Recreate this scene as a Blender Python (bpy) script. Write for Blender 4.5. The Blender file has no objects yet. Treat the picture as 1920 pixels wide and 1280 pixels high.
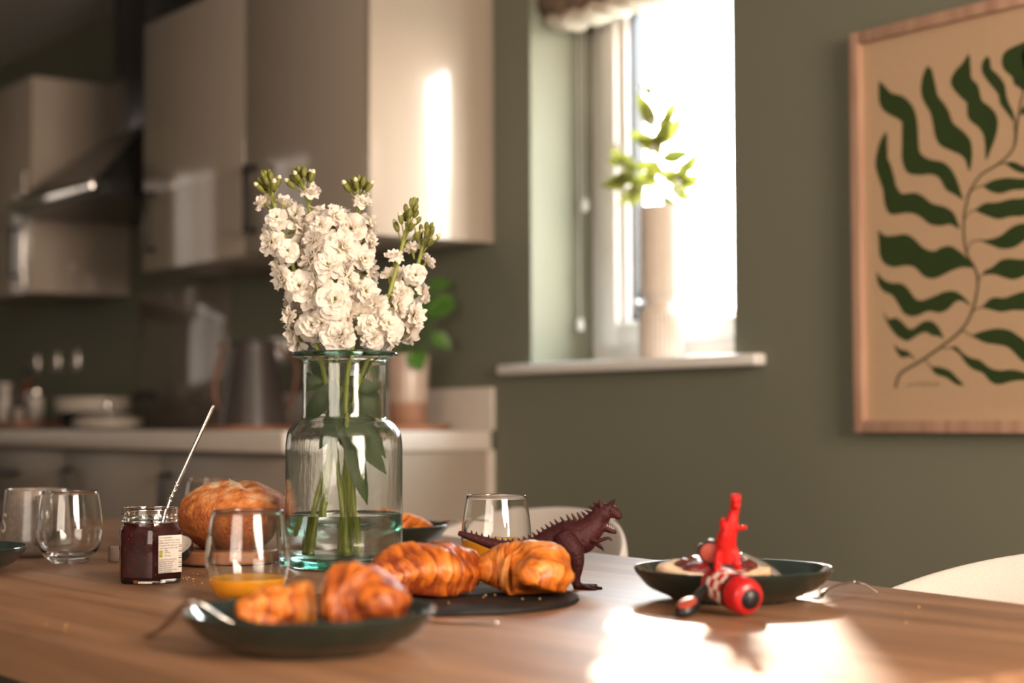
import bpy, bmesh, math, random
from mathutils import Vector, Matrix, Quaternion, noise
C = bpy.context.scene.collection
SC = bpy.context.scene
PI = math.pi

# ------------------------------------------------------------------ camera
YAW, PITCH, ROLL = 0.9295, 0.046, -0.0037
FPX = 3154.47
CAM = Vector((3.4755, -2.538, 0.9389))
_f = Vector((-math.sin(YAW)*math.cos(PITCH), math.cos(YAW)*math.cos(PITCH), math.sin(PITCH)))
_r = Vector((math.cos(YAW), math.sin(YAW), 0)); _u = _r.cross(_f)
RV = math.cos(ROLL)*_r + math.sin(ROLL)*_u
UV = -math.sin(ROLL)*_r + math.cos(ROLL)*_u
FV = _f
cam_d = bpy.data.cameras.new('camera'); cam = bpy.data.objects.new('camera', cam_d); C.objects.link(cam)
cam.matrix_world = Matrix(((RV.x, UV.x, -FV.x, CAM.x), (RV.y, UV.y, -FV.y, CAM.y), (RV.z, UV.z, -FV.z, CAM.z), (0, 0, 0, 1)))
cam_d.sensor_width = 36.0; cam_d.lens = FPX/1920*36
cam_d.clip_start = 0.05; cam_d.clip_end = 200
cam_d.dof.use_dof = True; cam_d.dof.focus_distance = 2.03; cam_d.dof.aperture_fstop = 2.9
SC.camera = cam

# ------------------------------------------------------------------ exposure, world, sun, daylight at the windows
SC.view_settings.view_transform = 'Standard'; SC.view_settings.look = 'None'
SC.view_settings.gamma = 1.0; SC.view_settings.use_curve_mapping = False
SC.view_settings.exposure = 1.76
SC.cycles.use_denoising = True
SC.cycles.max_bounces = 14; SC.cycles.transmission_bounces = 14; SC.cycles.glossy_bounces = 6
SC.cycles.diffuse_bounces = 5; SC.cycles.transparent_max_bounces = 12
SC.cycles.sample_clamp_indirect = 6.0

W = bpy.data.worlds.new('sky'); SC.world = W; W.use_nodes = True
nt = W.node_tree; nt.nodes.clear()
wo = nt.nodes.new('ShaderNodeOutputWorld'); bg = nt.nodes.new('ShaderNodeBackground')
tc = nt.nodes.new('ShaderNodeTexCoord'); sx = nt.nodes.new('ShaderNodeSeparateXYZ'); cr = nt.nodes.new('ShaderNodeValToRGB')
cr.color_ramp.elements[0].position = 0.0; cr.color_ramp.elements[0].color = (1.0, 0.84, 0.70, 1)
cr.color_ramp.elements[1].position = 0.6; cr.color_ramp.elements[1].color = (0.74, 0.90, 1.0, 1)
e = cr.color_ramp.elements.new(0.22); e.color = (1.0, 0.96, 0.92, 1)
nt.links.new(tc.outputs['Generated'], sx.inputs[0]); nt.links.new(sx.outputs['Z'], cr.inputs[0])
nt.links.new(cr.outputs[0], bg.inputs[0]); bg.inputs[1].default_value = 9.5
nt.links.new(bg.outputs[0], wo.inputs[0])

SUN_AZ, SUN_EL = math.radians(48.3), math.radians(17.0)
sd = bpy.data.lights.new('sun', 'SUN'); so = bpy.data.objects.new('sun', sd); C.objects.link(so)
sd.energy = 3.6; sd.color = (1.0, 0.80, 0.62); sd.angle = math.radians(1.0)
to_sun = Vector((-math.sin(SUN_AZ)*math.cos(SUN_EL), math.cos(SUN_AZ)*math.cos(SUN_EL), math.sin(SUN_EL)))
so.rotation_euler = to_sun.to_track_quat('Z', 'Y').to_euler(); so.location = (-6, 7, 4)

def area(name, loc, direction, sx_, sy_, energy, color, portal=False):
    d = bpy.data.lights.new(name, 'AREA'); o = bpy.data.objects.new(name, d); C.objects.link(o)
    d.shape = 'RECTANGLE'; d.size = sx_; d.size_y = sy_; d.energy = energy; d.color = color
    o.location = loc; o.rotation_euler = Vector(direction).to_track_quat('-Z', 'Y').to_euler()
    if portal: d.cycles.is_portal = True
    return o
XLW = -4.43
area('window_portal', (0.515, 0.28, 1.6), (0, -1, 0), 0.75, 1.1, 1, (1, 1, 1), True)
area('daylight_right_window', (5.22, -1.55, 1.55), (-1, -0.05, -0.05), 1.4, 1.5, 70, (1.0, 0.80, 0.64))
area('daylight_left_window', (XLW, -2.3, 1.45), (1, 0, 0), 1.5, 1.1, 2.6, (1.0, 0.88, 0.78))
area('daylight_rear_window', (3.75, -4.62, 1.45), (0, 1, 0), 2.3, 1.5, 24, (1.0, 0.84, 0.70))

# ------------------------------------------------------------------ helpers
def S(r, g, b):
    f = lambda c: (c/255/12.92) if c/255 <= 0.04045 else ((c/255+0.055)/1.055)**2.4
    return (f(r), f(g), f(b), 1.0)
def ray(u, v): return (FV*FPX + RV*(u-960) - UV*(v-640))/FPX
def onz(u, v, z=0.75):
    d = ray(u, v); return CAM + d*((z-CAM.z)/d.z)
def ony(u, v, y):
    d = ray(u, v); return CAM + d*((y-CAM.y)/d.y)
def onx(u, v, x):
    d = ray(u, v); return CAM + d*((x-CAM.x)/d.x)
def atd(u, v, depth): return CAM + ray(u, v)*depth
def dep(p): return (Vector(p)-CAM).dot(FV)

def mat(name, col, rough=0.5, metal=0.0, spec=0.5, coat=0.0, trans=0.0, ior=1.45, bump=0.0, bscale=60.0, bdist=0.002,
        vary=0.0, vscale=8.0, col2=None, stretch=None, sss=0.0, sss_r=(1, .5, .3), sheen=0.0, translucent=0.0, detail=6.0):
    m = bpy.data.materials.new(name); m.use_nodes = True
    t = m.node_tree; b = t.nodes['Principled BSDF']; I = b.inputs
    I['Base Color'].default_value = col; I['Roughness'].default_value = rough; I['Metallic'].default_value = metal
    I['Specular IOR Level'].default_value = spec; I['Coat Weight'].default_value = coat; I['Coat Roughness'].default_value = 0.05
    I['Transmission Weight'].default_value = trans; I['IOR'].default_value = ior
    I['Subsurface Weight'].default_value = sss; I['Subsurface Radius'].default_value = sss_r; I['Subsurface Scale'].default_value = 0.01
    I['Sheen Weight'].default_value = sheen
    cx = None
    def coords():
        nonlocal cx
        if cx is None:
            tcn = t.nodes.new('ShaderNodeTexCoord'); mp = t.nodes.new('ShaderNodeMapping')
            t.links.new(tcn.outputs['Object'], mp.inputs[0])
            if stretch: mp.inputs['Scale'].default_value = stretch
            cx = mp
        return cx.outputs[0]
    if vary > 0 or col2:
        n = t.nodes.new('ShaderNodeTexNoise'); n.inputs['Scale'].default_value = vscale; n.inputs['Detail'].default_value = detail
        t.links.new(coords(), n.inputs[0])
        r = t.nodes.new('ShaderNodeValToRGB'); t.links.new(n.outputs[0], r.inputs[0])
        c2 = col2 or tuple(c*(1-vary) for c in col[:3]) + (1,)
        r.color_ramp.elements[0].position = 0.35; r.color_ramp.elements[0].color = c2
        r.color_ramp.elements[1].position = 0.65; r.color_ramp.elements[1].color = col
        t.links.new(r.outputs[0], I['Base Color'])
    if bump > 0:
        n2 = t.nodes.new('ShaderNodeTexNoise'); n2.inputs['Scale'].default_value = bscale; n2.inputs['Detail'].default_value = detail
        t.links.new(coords(), n2.inputs[0])
        bp = t.nodes.new('ShaderNodeBump'); bp.inputs['Strength'].default_value = bump; bp.inputs['Distance'].default_value = bdist
        t.links.new(n2.outputs[0], bp.inputs['Height']); t.links.new(bp.outputs[0], I['Normal'])
    if translucent > 0:
        tr = t.nodes.new('ShaderNodeBsdfTranslucent'); tr.inputs[0].default_value = col
        mx = t.nodes.new('ShaderNodeMixShader'); mx.inputs[0].default_value = translucent
        t.links.new(b.outputs[0], mx.inputs[1]); t.links.new(tr.outputs[0], mx.inputs[2])
        t.links.new(mx.outputs[0], t.nodes['Material Output'].inputs[0])
    return m

def attr_mat(name, c0, c1, rough, attr='tone', bump=0.5, bscale=120, bdist=0.001, nmix=0.35, nscale=40, stretch=None, coat=0.0, sss=0.0, c2=None):
    """two (or three) real colours of a crust, mixed by a per-vertex value and noise"""
    m = mat(name, c0, rough, bump=bump, bscale=bscale, bdist=bdist, stretch=stretch, coat=coat, sss=sss)
    t = m.node_tree; b = t.nodes['Principled BSDF']
    a = t.nodes.new('ShaderNodeAttribute'); a.attribute_name = attr
    n = t.nodes.new('ShaderNodeTexNoise'); n.inputs['Scale'].default_value = nscale; n.inputs['Detail'].default_value = 5
    tcn = t.nodes.new('ShaderNodeTexCoord'); t.links.new(tcn.outputs['Object'], n.inputs[0])
    ma = t.nodes.new('ShaderNodeMath'); ma.operation = 'MULTIPLY_ADD'; ma.inputs[1].default_value = nmix*2; ma.inputs[2].default_value = -nmix
    t.links.new(n.outputs[0], ma.inputs[0])
    ad = t.nodes.new('ShaderNodeMath'); ad.operation = 'ADD'
    t.links.new(a.outputs['Fac'], ad.inputs[0]); t.links.new(ma.outputs[0], ad.inputs[1])
    r = t.nodes.new('ShaderNodeValToRGB'); r.color_ramp.elements[0].color = c0; r.color_ramp.elements[1].color = c1
    r.color_ramp.elements[0].position = 0.1; r.color_ramp.elements[1].position = 0.9
    if c2:
        e2 = r.color_ramp.elements.new(0.5); e2.color = c2
    t.links.new(ad.outputs[0], r.inputs[0]); t.links.new(r.outputs[0], b.inputs['Base Color'])
    return m

def thin_glass(name, tint=(1, 1, 1, 1), refl=0.5):
    m = bpy.data.materials.new(name); m.use_nodes = True; t = m.node_tree; t.nodes.clear()
    o = t.nodes.new('ShaderNodeOutputMaterial'); tr = t.nodes.new('ShaderNodeBsdfTransparent'); g = t.nodes.new('ShaderNodeBsdfGlossy')
    lw = t.nodes.new('ShaderNodeLayerWeight'); lw.inputs[0].default_value = 0.5; mx = t.nodes.new('ShaderNodeMixShader')
    pw = t.nodes.new('ShaderNodeMath'); pw.operation = 'POWER'; pw.inputs[1].default_value = 5.0; t.links.new(lw.outputs['Facing'], pw.inputs[0])
    fr = t.nodes.new('ShaderNodeMath'); fr.operation = 'MULTIPLY_ADD'; fr.inputs[1].default_value = 0.9; fr.inputs[2].default_value = 0.04; t.links.new(pw.outputs[0], fr.inputs[0])
    tr.inputs[0].default_value = tint; g.inputs['Roughness'].default_value = 0.0
    t.links.new(fr.outputs[0], mx.inputs[0]); t.links.new(tr.outputs[0], mx.inputs[1]); t.links.new(g.outputs[0], mx.inputs[2]); t.links.new(mx.outputs[0], o.inputs[0])
    return m

def finish(bm, name, mats, parent=None, smooth=True, loc=(0, 0, 0), recalc=True, angle=None):
    if recalc: bmesh.ops.recalc_face_normals(bm, faces=bm.faces)
    me = bpy.data.meshes.new(name); bm.to_mesh(me); bm.free()
    for p in me.polygons: p.use_smooth = smooth
    if angle is not None: me.set_sharp_from_angle(angle=angle)
    o = bpy.data.objects.new(name, me); C.objects.link(o)
    for m in (mats if isinstance(mats, (list, tuple)) else [mats]): me.materials.append(m)
    o.location = loc
    if parent: o.parent = parent
    return o
def thing(name, label, cat, loc=(0, 0, 0), rotz=0.0, group=None):
    o = bpy.data.objects.new(name, None); C.objects.link(o); o.location = loc; o.rotation_euler = (0, 0, rotz)
    o.empty_display_size = 0.05
    o['label'] = label; o['category'] = cat
    if group: o['group'] = group
    return o
def tag(o, label, cat, group=None):
    o['label'] = label; o['category'] = cat
    if group: o['group'] = group
    return o
def struct(o):
    o['kind'] = 'structure'; return o
def box(bm, x0, y0, z0, x1, y1, z1, bev=0.0, mi=0, seg=2):
    b = bmesh.new()
    bmesh.ops.create_cube(b, size=1.0, matrix=Matrix.Translation(((x0+x1)/2, (y0+y1)/2, (z0+z1)/2)) @ Matrix.Diagonal((abs(x1-x0), abs(y1-y0), abs(z1-z0), 1)))
    if bev > 0: bmesh.ops.bevel(b, geom=list(b.edges), offset=bev, segments=seg, profile=0.5, affect='EDGES')
    merge(bm, b, mi)
def merge(bm, b, mi=None, M=None):
    if M is not None: bmesh.ops.transform(b, matrix=M, verts=b.verts)
    vm = {}
    for v in b.verts: vm[v] = bm.verts.new(v.co)
    for f in b.faces:
        try: nf = bm.faces.new([vm[v] for v in f.verts]); nf.material_index = f.material_index if mi is None else mi
        except ValueError: pass
    b.free()
def boxobj(name, x0, y0, z0, x1, y1, z1, m, parent=None, bev=0.0, smooth=True):
    bm = bmesh.new(); box(bm, x0, y0, z0, x1, y1, z1, bev)
    return finish(bm, name, m, parent, smooth=smooth and bev > 0, angle=math.radians(40) if bev > 0 else None)
def lathe(bm, prof, n=48, mi=0, ripple=None):
    rings = []
    for (r, z) in prof:
        if r < 1e-6: rings.append([bm.verts.new((0, 0, z))]); continue
        ring = []
        for k in range(n):
            a = 2*PI*k/n; rr = r*(1+(ripple(a, z) if ripple else 0))
            ring.append(bm.verts.new((rr*math.cos(a), rr*math.sin(a), z)))
        rings.append(ring)
    for a, b in zip(rings, rings[1:]):
        for k in range(n):
            k2 = (k+1) % n
            if len(a) == 1 and len(b) == 1: continue
            if len(a) == 1: f = bm.faces.new((a[0], b[k], b[k2]))
            elif len(b) == 1: f = bm.faces.new((a[k], a[k2], b[0]))
            else: f = bm.faces.new((a[k], a[k2], b[k2], b[k]))
            f.material_index = mi
    return rings
def rounded(prof, rad=0.003, seg=3):
    """round the inner corners of a profile polyline"""
    out = [prof[0]]
    for p0, p1, p2 in zip(prof, prof[1:], prof[2:]):
        a = Vector(p0)-Vector(p1); b = Vector(p2)-Vector(p1)
        d = min(rad, a.length*0.45, b.length*0.45)
        A = Vector(p1)+a.normalized()*d; B = Vector(p1)+b.normalized()*d
        for i in range(seg+1):
            t = i/seg; out.append(tuple(A*(1-t)**2 + Vector(p1)*2*t*(1-t) + B*t*t))
    out.append(prof[-1]); return out
def catmull(pts, per=8):
    P = [Vector(p) for p in pts]; P = [P[0]*2-P[1]] + P + [P[-1]*2-P[-2]]
    out = []
    for i in range(1, len(P)-2):
        a, b, c, d = P[i-1:i+3]
        for k in range(per):
            t = k/per
            out.append(0.5*((2*b)+(c-a)*t+(2*a-5*b+4*c-d)*t*t+(3*b-a-3*c+d)*t**3))
    out.append(P[-2]); return out
def interp(vals, n):
    out = []
    for i in range(n):
        t = i/(n-1)*(len(vals)-1); k = min(int(t), len(vals)-2); f = t-k
        out.append(vals[k]*(1-f)+vals[k+1]*f)
    return out
def frames(path):
    T = [(path[min(i+1, len(path)-1)]-path[max(i-1, 0)]).normalized() for i in range(len(path))]
    up = Vector((0, 0, 1)) if abs(T[0].z) < 0.9 else Vector((1, 0, 0))
    nrm = (up - T[0]*up.dot(T[0])).normalized(); F = []
    for t in T:
        nrm = (nrm - t*nrm.dot(t))
        nrm = nrm.normalized() if nrm.length > 1e-8 else t.orthogonal().normalized()
        F.append((t, nrm, t.cross(nrm)))
    return F
def tube(bm, path, rad, n=10, mi=0, caps='round', flat=1.0):
    path = [Vector(p) for p in path]
    rad = list(rad) if hasattr(rad, '__len__') else [rad]*len(path)
    if len(rad) != len(path): rad = interp(rad, len(path))
    F = frames(path); rings = []
    def ring(c, r, fr):
        return [bm.verts.new(c + fr[1]*(r*math.cos(2*PI*k/n)*flat) + fr[2]*(r*math.sin(2*PI*k/n))) for k in range(n)]
    if caps == 'round':
        for s in (0.95, 0.7, 0.35): rings.append(ring(path[0]-F[0][0]*rad[0]*math.sin(math.acos(1-s) if s < 1 else 0)*0.9, rad[0]*math.sqrt(max(0.02, 1-s*s)), F[0]))
    for p, r, fr in zip(path, rad, F): rings.append(ring(p, r, fr))
    if caps == 'round':
        for s in (0.35, 0.7, 0.95): rings.append(ring(path[-1]+F[-1][0]*rad[-1]*s*0.9, rad[-1]*math.sqrt(max(0.02, 1-s*s)), F[-1]))
    for a, b in zip(rings, rings[1:]):
        for k in range(n):
            f = bm.faces.new((a[k], a[(k+1) % n], b[(k+1) % n], b[k])); f.material_index = mi
    for rg in (rings[0], rings[-1]):
        try: f = bm.faces.new(rg); f.material_index = mi
        except ValueError: pass
def ellipsoid(bm, c, r, n=16, m=10, mi=0, M=None):
    b = bmesh.new(); bmesh.ops.create_uvsphere(b, u_segments=n, v_segments=m, radius=1.0)
    T = Matrix.Translation(c) @ (M.to_4x4() if M is not None else Matrix.Identity(4)) @ Matrix.Diagonal((r[0], r[1], r[2], 1))
    merge(bm, b, mi, T)
def polyfill(bm, pts, mi=0, thick=None, nrm=(0, 0, 1)):
    vs = [bm.verts.new(p) for p in pts]
    f = bm.faces.new(vs); f.material_index = mi
    if thick:
        r = bmesh.ops.extrude_face_region(bm, geom=[f]); nv = [g for g in r['geom'] if isinstance(g, bmesh.types.BMVert)]
        bmesh.ops.translate(bm, verts=nv, vec=Vector(nrm)*thick)
        for g in r['geom']:
            if isinstance(g, bmesh.types.BMFace): g.material_index = mi
        for ff in bm.faces:
            if ff.material_index != mi and any(v in nv for v in ff.verts): ff.material_index = mi
# ------------------------------------------------------------------ materials of the room
M = {}
M['sage'] = mat('sage_paint', (0.168, 0.170, 0.122, 1), 0.75, bump=0.06, bscale=90, bdist=0.001)
M['ceiling'] = mat('ceiling_paint', (0.55, 0.53, 0.50, 1), 0.8, bump=0.05, bscale=70)
M['floor'] = mat('dark_floor', S(92, 72, 56), 0.45, vary=0.4, vscale=3, stretch=(1, 6, 1), bump=0.1)
M['pvc'] = mat('white_window_pvc', (0.80, 0.76, 0.72, 1), 0.35, coat=0.2)
M['sillwhite'] = mat('white_gloss_sill', (0.80, 0.77, 0.73, 1), 0.3, coat=0.2)
M['black'] = mat('black_rubber', (0.012, 0.012, 0.013, 1), 0.5)
M['gloss'] = mat('gloss_cashmere_door', (0.40, 0.335, 0.275, 1), 0.12, spec=0.5, coat=0.35, vary=0.03, vscale=2)
M['glossend'] = mat('gloss_cashmere_panel', (0.42, 0.345, 0.275, 1), 0.22, spec=0.6, coat=0.6, vary=0.03, vscale=2)
M['carcass'] = mat('matt_cashmere_carcass', (0.34, 0.28, 0.225, 1), 0.4, vary=0.04, vscale=3)
M['stone'] = mat('cream_worktop', (0.62, 0.55, 0.48, 1), 0.32, vary=0.06, vscale=40, bump=0.04, bscale=200)
M['handle'] = mat('dark_bronze_handle', (0.020, 0.017, 0.016, 1), 0.3, metal=0.6, vary=0.2, vscale=30)
M['steel'] = mat('brushed_steel', (0.62, 0.58, 0.54, 1), 0.22, metal=1.0, bump=0.05, bscale=300, stretch=(1, 1, 0.05))
M['dullsteel'] = mat('dull_steel', (0.30, 0.29, 0.28, 1), 0.45, metal=1.0, vary=0.1, vscale=50)
M['chrome'] = mat('polished_steel', (0.80, 0.78, 0.76, 1), 0.08, metal=1.0, vary=0.05, vscale=20)
M['hood'] = mat('black_hood_enamel', (0.018, 0.017, 0.016, 1), 0.3, coat=0.15, vary=0.2, vscale=6)
M['splash'] = mat('taupe_glass_splashback', (0.20, 0.165, 0.14, 1), 0.05, coat=0.6, vary=0.04, vscale=2)
M['pane'] = thin_glass('window_pane_glass')

# ------------------------------------------------------------------ the room shell
XL, XR, YF, ZC = -4.45, 5.25, -4.65, 2.46
def shell(name, boxes, m):
    bm = bmesh.new()
    for b in boxes: box(bm, *b)
    return struct(finish(bm, name, m, smooth=False))
WX0, WX1, WZ0, WZ1 = 0.157, 0.873, 1.075, 2.12
shell('wall_back', [(XL, 0, 0, WX0, 0.30, ZC), (WX1, 0, 0, XR, 0.30, ZC), (WX0, 0, 0, WX1, 0.30, WZ0-0.026), (WX0, 0, WZ1, WX1, 0.30, ZC)], M['sage'])
shell('wall_left', [(XL-0.12, YF, 0, XL, 0.30, ZC)], M['sage'])
shell('wall_right', [(XR, YF, 0, XR+0.12, 0.30, ZC)], M['sage'])
shell('wall_front', [(XL, YF-0.12, 0, XR, YF, ZC)], M['sage'])
shell('floor', [(XL-0.12, YF-0.12, -0.1, XR+0.12, 0.30, 0)], M['floor'])
shell('ceiling', [(XL-0.12, YF-0.12, ZC, XR+0.12, 0.30, ZC+0.1)], M['ceiling'])
bm = bmesh.new(); box(bm, XL, -0.018, 0, XR, 0, 0.12, 0.004)
struct(finish(bm, 'baseboard_back', M['sillwhite'], angle=0.6))

# window over the table
def empty_struct(name, loc):
    o = bpy.data.objects.new(name, None); C.objects.link(o); o.location = loc; o['kind'] = 'structure'; return o
win = empty_struct('window_1', (0, 0, 0))
def rect_frame(bm, x0, x1, z0, z1, y0, y1, w, bev=0.004, wb=None):
    wb = wb or w
    box(bm, x0, y0, z0, x0+w, y1, z1, bev); box(bm, x1-w, y0, z0, x1, y1, z1, bev)
    box(bm, x0+w, y0, z0, x1-w, y1, z0+wb, bev); box(bm, x0+w, y0, z1-w, x1-w, y1, z1, bev)
bm = bmesh.new(); rect_frame(bm, WX0+0.001, WX1-0.001, WZ0+0.001, WZ1-0.001, 0.195, 0.27, 0.062, wb=0.052)
finish(bm, 'window_frame', M['pvc'], win, angle=0.6)
bm = bmesh.new(); rect_frame(bm, WX0+0.055, WX1-0.055, WZ0+0.046, WZ1-0.055, 0.176, 0.262, 0.062, wb=0.055, bev=0.006)
rect_frame(bm, WX0+0.107, WX1-0.107, WZ0+0.092, WZ1-0.107, 0.192, 0.24, 0.036, wb=0.014, bev=0.008)
finish(bm, 'sash', M['pvc'], win, angle=0.6)
bm = bmesh.new(); rect_frame(bm, WX0+0.143, WX1-0.143, WZ0+0.105, WZ1-0.143, 0.205, 0.245, 0.008, bev=0.001)
finish(bm, 'gasket', M['black'], win, angle=0.6)
bm = bmesh.new(); box(bm, WX0+0.12, 0.226, WZ0+0.09, WX1-0.12, 0.230, WZ1-0.12)
finish(bm, 'pane', M['pane'], win, smooth=False)
hp = ony(1203, 567, 0.185); bm = bmesh.new(); box(bm, hp.x-0.006, 0.180, hp.z-0.035, hp.x+0.006, 0.192, hp.z+0.03, 0.003)
ct = finish(bm, 'catch', M['black'], win, angle=0.6)
bm = bmesh.new(); tube(bm, [(hp.x, 0.166, hp.z), (hp.x, 0.182, hp.z)], [0.0065, 0.005], 14); finish(bm, 'catch_knob', M['dullsteel'], ct)
bm = bmesh.new(); box(bm, 0.056, -0.036, WZ0-0.026, 0.97, 0.0, WZ0, 0.007, seg=3); box(bm, WX0, -0.02, WZ0-0.025, WX1, 0.197, WZ0-0.0005)
struct(finish(bm, 'trim_1', M['sillwhite'], angle=0.7))

# windows of the other walls (behind and beside the camera; they show as reflections)
def dull_window(name, x0, y0, x1, y1, z0, z1, inward, slats=False):
    w = empty_struct(name, (0, 0, 0)); bm = bmesh.new()
    along_x = abs(x1-x0) > abs(y1-y0)
    def b(a0, a1, zz0, zz1, d=0.07):
        if along_x: box(bm, a0, min(y0, y0+inward*d), zz0, a1, max(y0, y0+inward*d), zz1, 0.004)
        else: box(bm, min(x0, x0+inward*d), a0, zz0, max(x0, x0+inward*d), a1, zz1, 0.004)
    a0, a1 = (x0, x1) if along_x else (y0, y1); m_ = (a0+a1)/2
    b(a0-0.06, a0, z0-0.06, z1+0.06); b(a1, a1+0.06, z0-0.06, z1+0.06); b(m_-0.03, m_+0.03, z0, z1); b(a0, a1, z0-0.06, z0); b(a0, a1, z1, z1+0.06)
    finish(bm, 'window_frame', M['pvc'], w, angle=0.6)
    if slats:
        bm = bmesh.new(); k = int((z1-z0)/0.07)
        for i in range(k): b(a0, a1, z0+0.07*i+0.004, z0+0.07*i+0.034, 0.10)
        for f in bm.faces: pass
        finish(bm, 'slat', M['pvc'], w, angle=0.6)
dull_window('window_2', XL, -3.05, XL, -1.55, 0.90, 2.0, 1, True)
dull_window('window_3', XR, -2.28, XR, -0.82, 0.78, 2.3, -1)
dull_window('window_4', 2.55, YF, 4.95, YF, 0.66, 2.22, 1)

# ------------------------------------------------------------------ outside
M['ground'] = mat('pale_gravel', (0.45, 0.42, 0.36, 1), 0.9, vary=0.2, vscale=4)
bm = bmesh.new(); box(bm, -40, 0.31, -0.2, 30, 40, -0.1); struct(finish(bm, 'ground', M['ground'], smooth=False))
# ------------------------------------------------------------------ kitchen run
UB, UT, DU = 1.39, 2.153, 0.373
def bar_handle(parent, x, y, z0, z1, vertical=True, L=None, out=0.028, name='handle'):
    bm = bmesh.new()
    if vertical:
        box(bm, x-0.009, y-out-0.009, z0, x+0.009, y-out, z1, 0.002)
        for z in (z0, z1-0.014): box(bm, x-0.008, y-out-0.001, z, x+0.008, y, z+0.014, 0.001)
    else:
        box(bm, x, y-out-0.009, z0-0.009, x+L, y-out, z0+0.009, 0.002)
        for xx in (x, x+L-0.014): box(bm, xx, y-out-0.001, z0-0.008, xx+0.014, y, z0+0.008, 0.001)
    return finish(bm, name, M['handle'], parent, angle=0.6)
def wall_unit(label, x0, x1, hx, endpanel=None, doors=1):
    t = thing('wall_cabinet', label, 'cabinet', (x0, 0, UB), group='gloss wall cabinets')
    w = x1-x0
    bm = bmesh.new(); box(bm, 0.0005, -DU+0.024, 0.002, w-0.0005, -0.001, UT-UB-0.002, 0.001); finish(bm, 'body', M['carcass'], t, angle=0.6)
    d = boxobj('door', 0.0015, -DU, 0.0, w-0.0015, -DU+0.021, UT-UB, M['gloss'], t, 0.0018)
    if hx is not None: bar_handle(d, hx-x0, -DU, 0.055, 0.240)
    if endpanel:
        e = boxobj('end_panel', w, -DU+0.0, 0, w+0.019, -0.001, UT-UB, M['glossend'], t, 0.0015)
        boxobj('scribe_strip', w+0.0195, -0.019, 0.0, w+0.022, -0.001, UT-UB, M['carcass'], t)
    return t
wall_unit('gloss cashmere wall cabinet whose bright right side faces the window', -0.650, -0.022, -0.588, True)
wall_unit('gloss cashmere wall cabinet right beside the black cooker hood', -1.312, -0.652, -1.232)
t = wall_unit('shaded gloss wall cabinet on the far side of the cooker hood', -2.86, -2.262, -2.352, None)
boxobj('end_panel', 0.598, -DU, 0, 0.612, -0.001, UT-UB, M['gloss'], t, 0.0015)
bm = bmesh.new(); box(bm, 0.548, -DU-0.010, 0.015, 0.555, -DU, 0.43, 0.006, seg=3); finish(bm, 'edge_glint_strip', M['chrome'], t, angle=0.7)  # added polished strip, stands in for the bright highlights along the door edge

# cooker hood
hd = thing('cooker_hood', 'black chimney cooker hood with a bright steel front lip', 'cooker hood', (-1.785, 0, 1.64))
bm = bmesh.new()
pts = [(-0.35, -0.475, 0.045), (0.35, -0.475, 0.045), (0.35, -0.001, 0.045), (-0.35, -0.001, 0.045), (-0.14, -0.215, 0.27), (0.14, -0.215, 0.27), (0.14, -0.001, 0.27), (-0.14, -0.001, 0.27)]
v = [bm.verts.new(p) for p in pts]
for f in ((0, 1, 5, 4), (1, 2, 6, 5), (2, 3, 7, 6), (3, 0, 4, 7), (0, 3, 2, 1), (4, 5, 6, 7)): bm.faces.new([v[i] for i in f])
finish(bm, 'canopy', M['hood'], hd, smooth=False)
bm = bmesh.new(); box(bm, -0.35, -0.47, 0.0, 0.35, -0.001, 0.045); finish(bm, 'filter_housing', M['hood'], hd, smooth=False)
bm = bmesh.new(); box(bm, -0.352, -0.495, 0.008, 0.352, -0.470, 0.05, 0.010, seg=4); finish(bm, 'lip', M['chrome'], hd, angle=0.8)
bm = bmesh.new(); box(bm, -0.135, -0.21, 0.27, 0.135, -0.001, ZC-1.64-0.002, 0.003); finish(bm, 'chimney', M['hood'], hd, angle=0.6)

# worktop, upstand, splashback, base units
wt = thing('worktop', 'long cream stone worktop with a thick square front edge', 'worktop', (0, 0, 0.861))
boxobj('slab', -4.40, -0.614, 0, 0.004, -0.012, 0.049, M['stone'], wt, 0.003)
boxobj('upstand', -1.46, -0.0125, 0.049, 0.004, -0.0005, 0.159, M['stone'], wt, 0.002)
sp = boxobj('splashback', -2.14, -0.010, 0.9105, -1.464, -0.001, UB-0.002, M['splash'], None, 0.001)
tag(sp, 'glossy taupe glass splashback on the wall behind the hob', 'splashback')
hob = thing('hob', 'black glass hob set in the worktop beneath the hood', 'hob', (-1.79, -0.30, 0.9102))
boxobj('glass_plate', -0.29, -0.25, 0.0, 0.29, 0.22, 0.006, M['hood'], hob, 0.002)
def base_unit(label, x0, x1, kind, hx=None, endpanel=False):
    t = thing('base_cabinet', label, 'cabinet', (x0, 0, 0), group='cabinets under the worktop'); w = x1-x0
    bm = bmesh.new(); box(bm, 0.0005, -0.555, 0.12, w-0.0005, -0.014, 0.8605, 0.001); finish(bm, 'body', M['carcass'], t, angle=0.6)
    boxobj('plinth', 0.0005, -0.52, 0.0, w-0.0005, -0.50, 0.119, M['carcass'], t)
    if kind == 'door':
        d = boxobj('door', 0.0015, -0.577, 0.125, w-0.0015, -0.556, 0.845, M['carcass'], t, 0.0018)
        bar_handle(d, hx-x0, -0.577, 0.62, 0.80)
    else:
        for z0, z1 in ((0.125, 0.40), (0.403, 0.68), (0.683, 0.845)):
            d = boxobj('drawer', 0.0015, -0.577, z0, w-0.0015, -0.556, z1, M['carcass'], t, 0.0018)
            bar_handle(d, w-0.36 if hx is None else hx-x0, -0.577, z1-0.07, None, False, 0.19)
    if endpanel:
        boxobj('end_panel', w, -0.580, 0, w+0.019, -0.014, 0.8605, M['carcass'], t, 0.0015)
        boxobj('scribe_strip', w+0.0195, -0.022, 0, w+0.023, -0.001, 0.8605, M['stone'], t)
    return t
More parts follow.
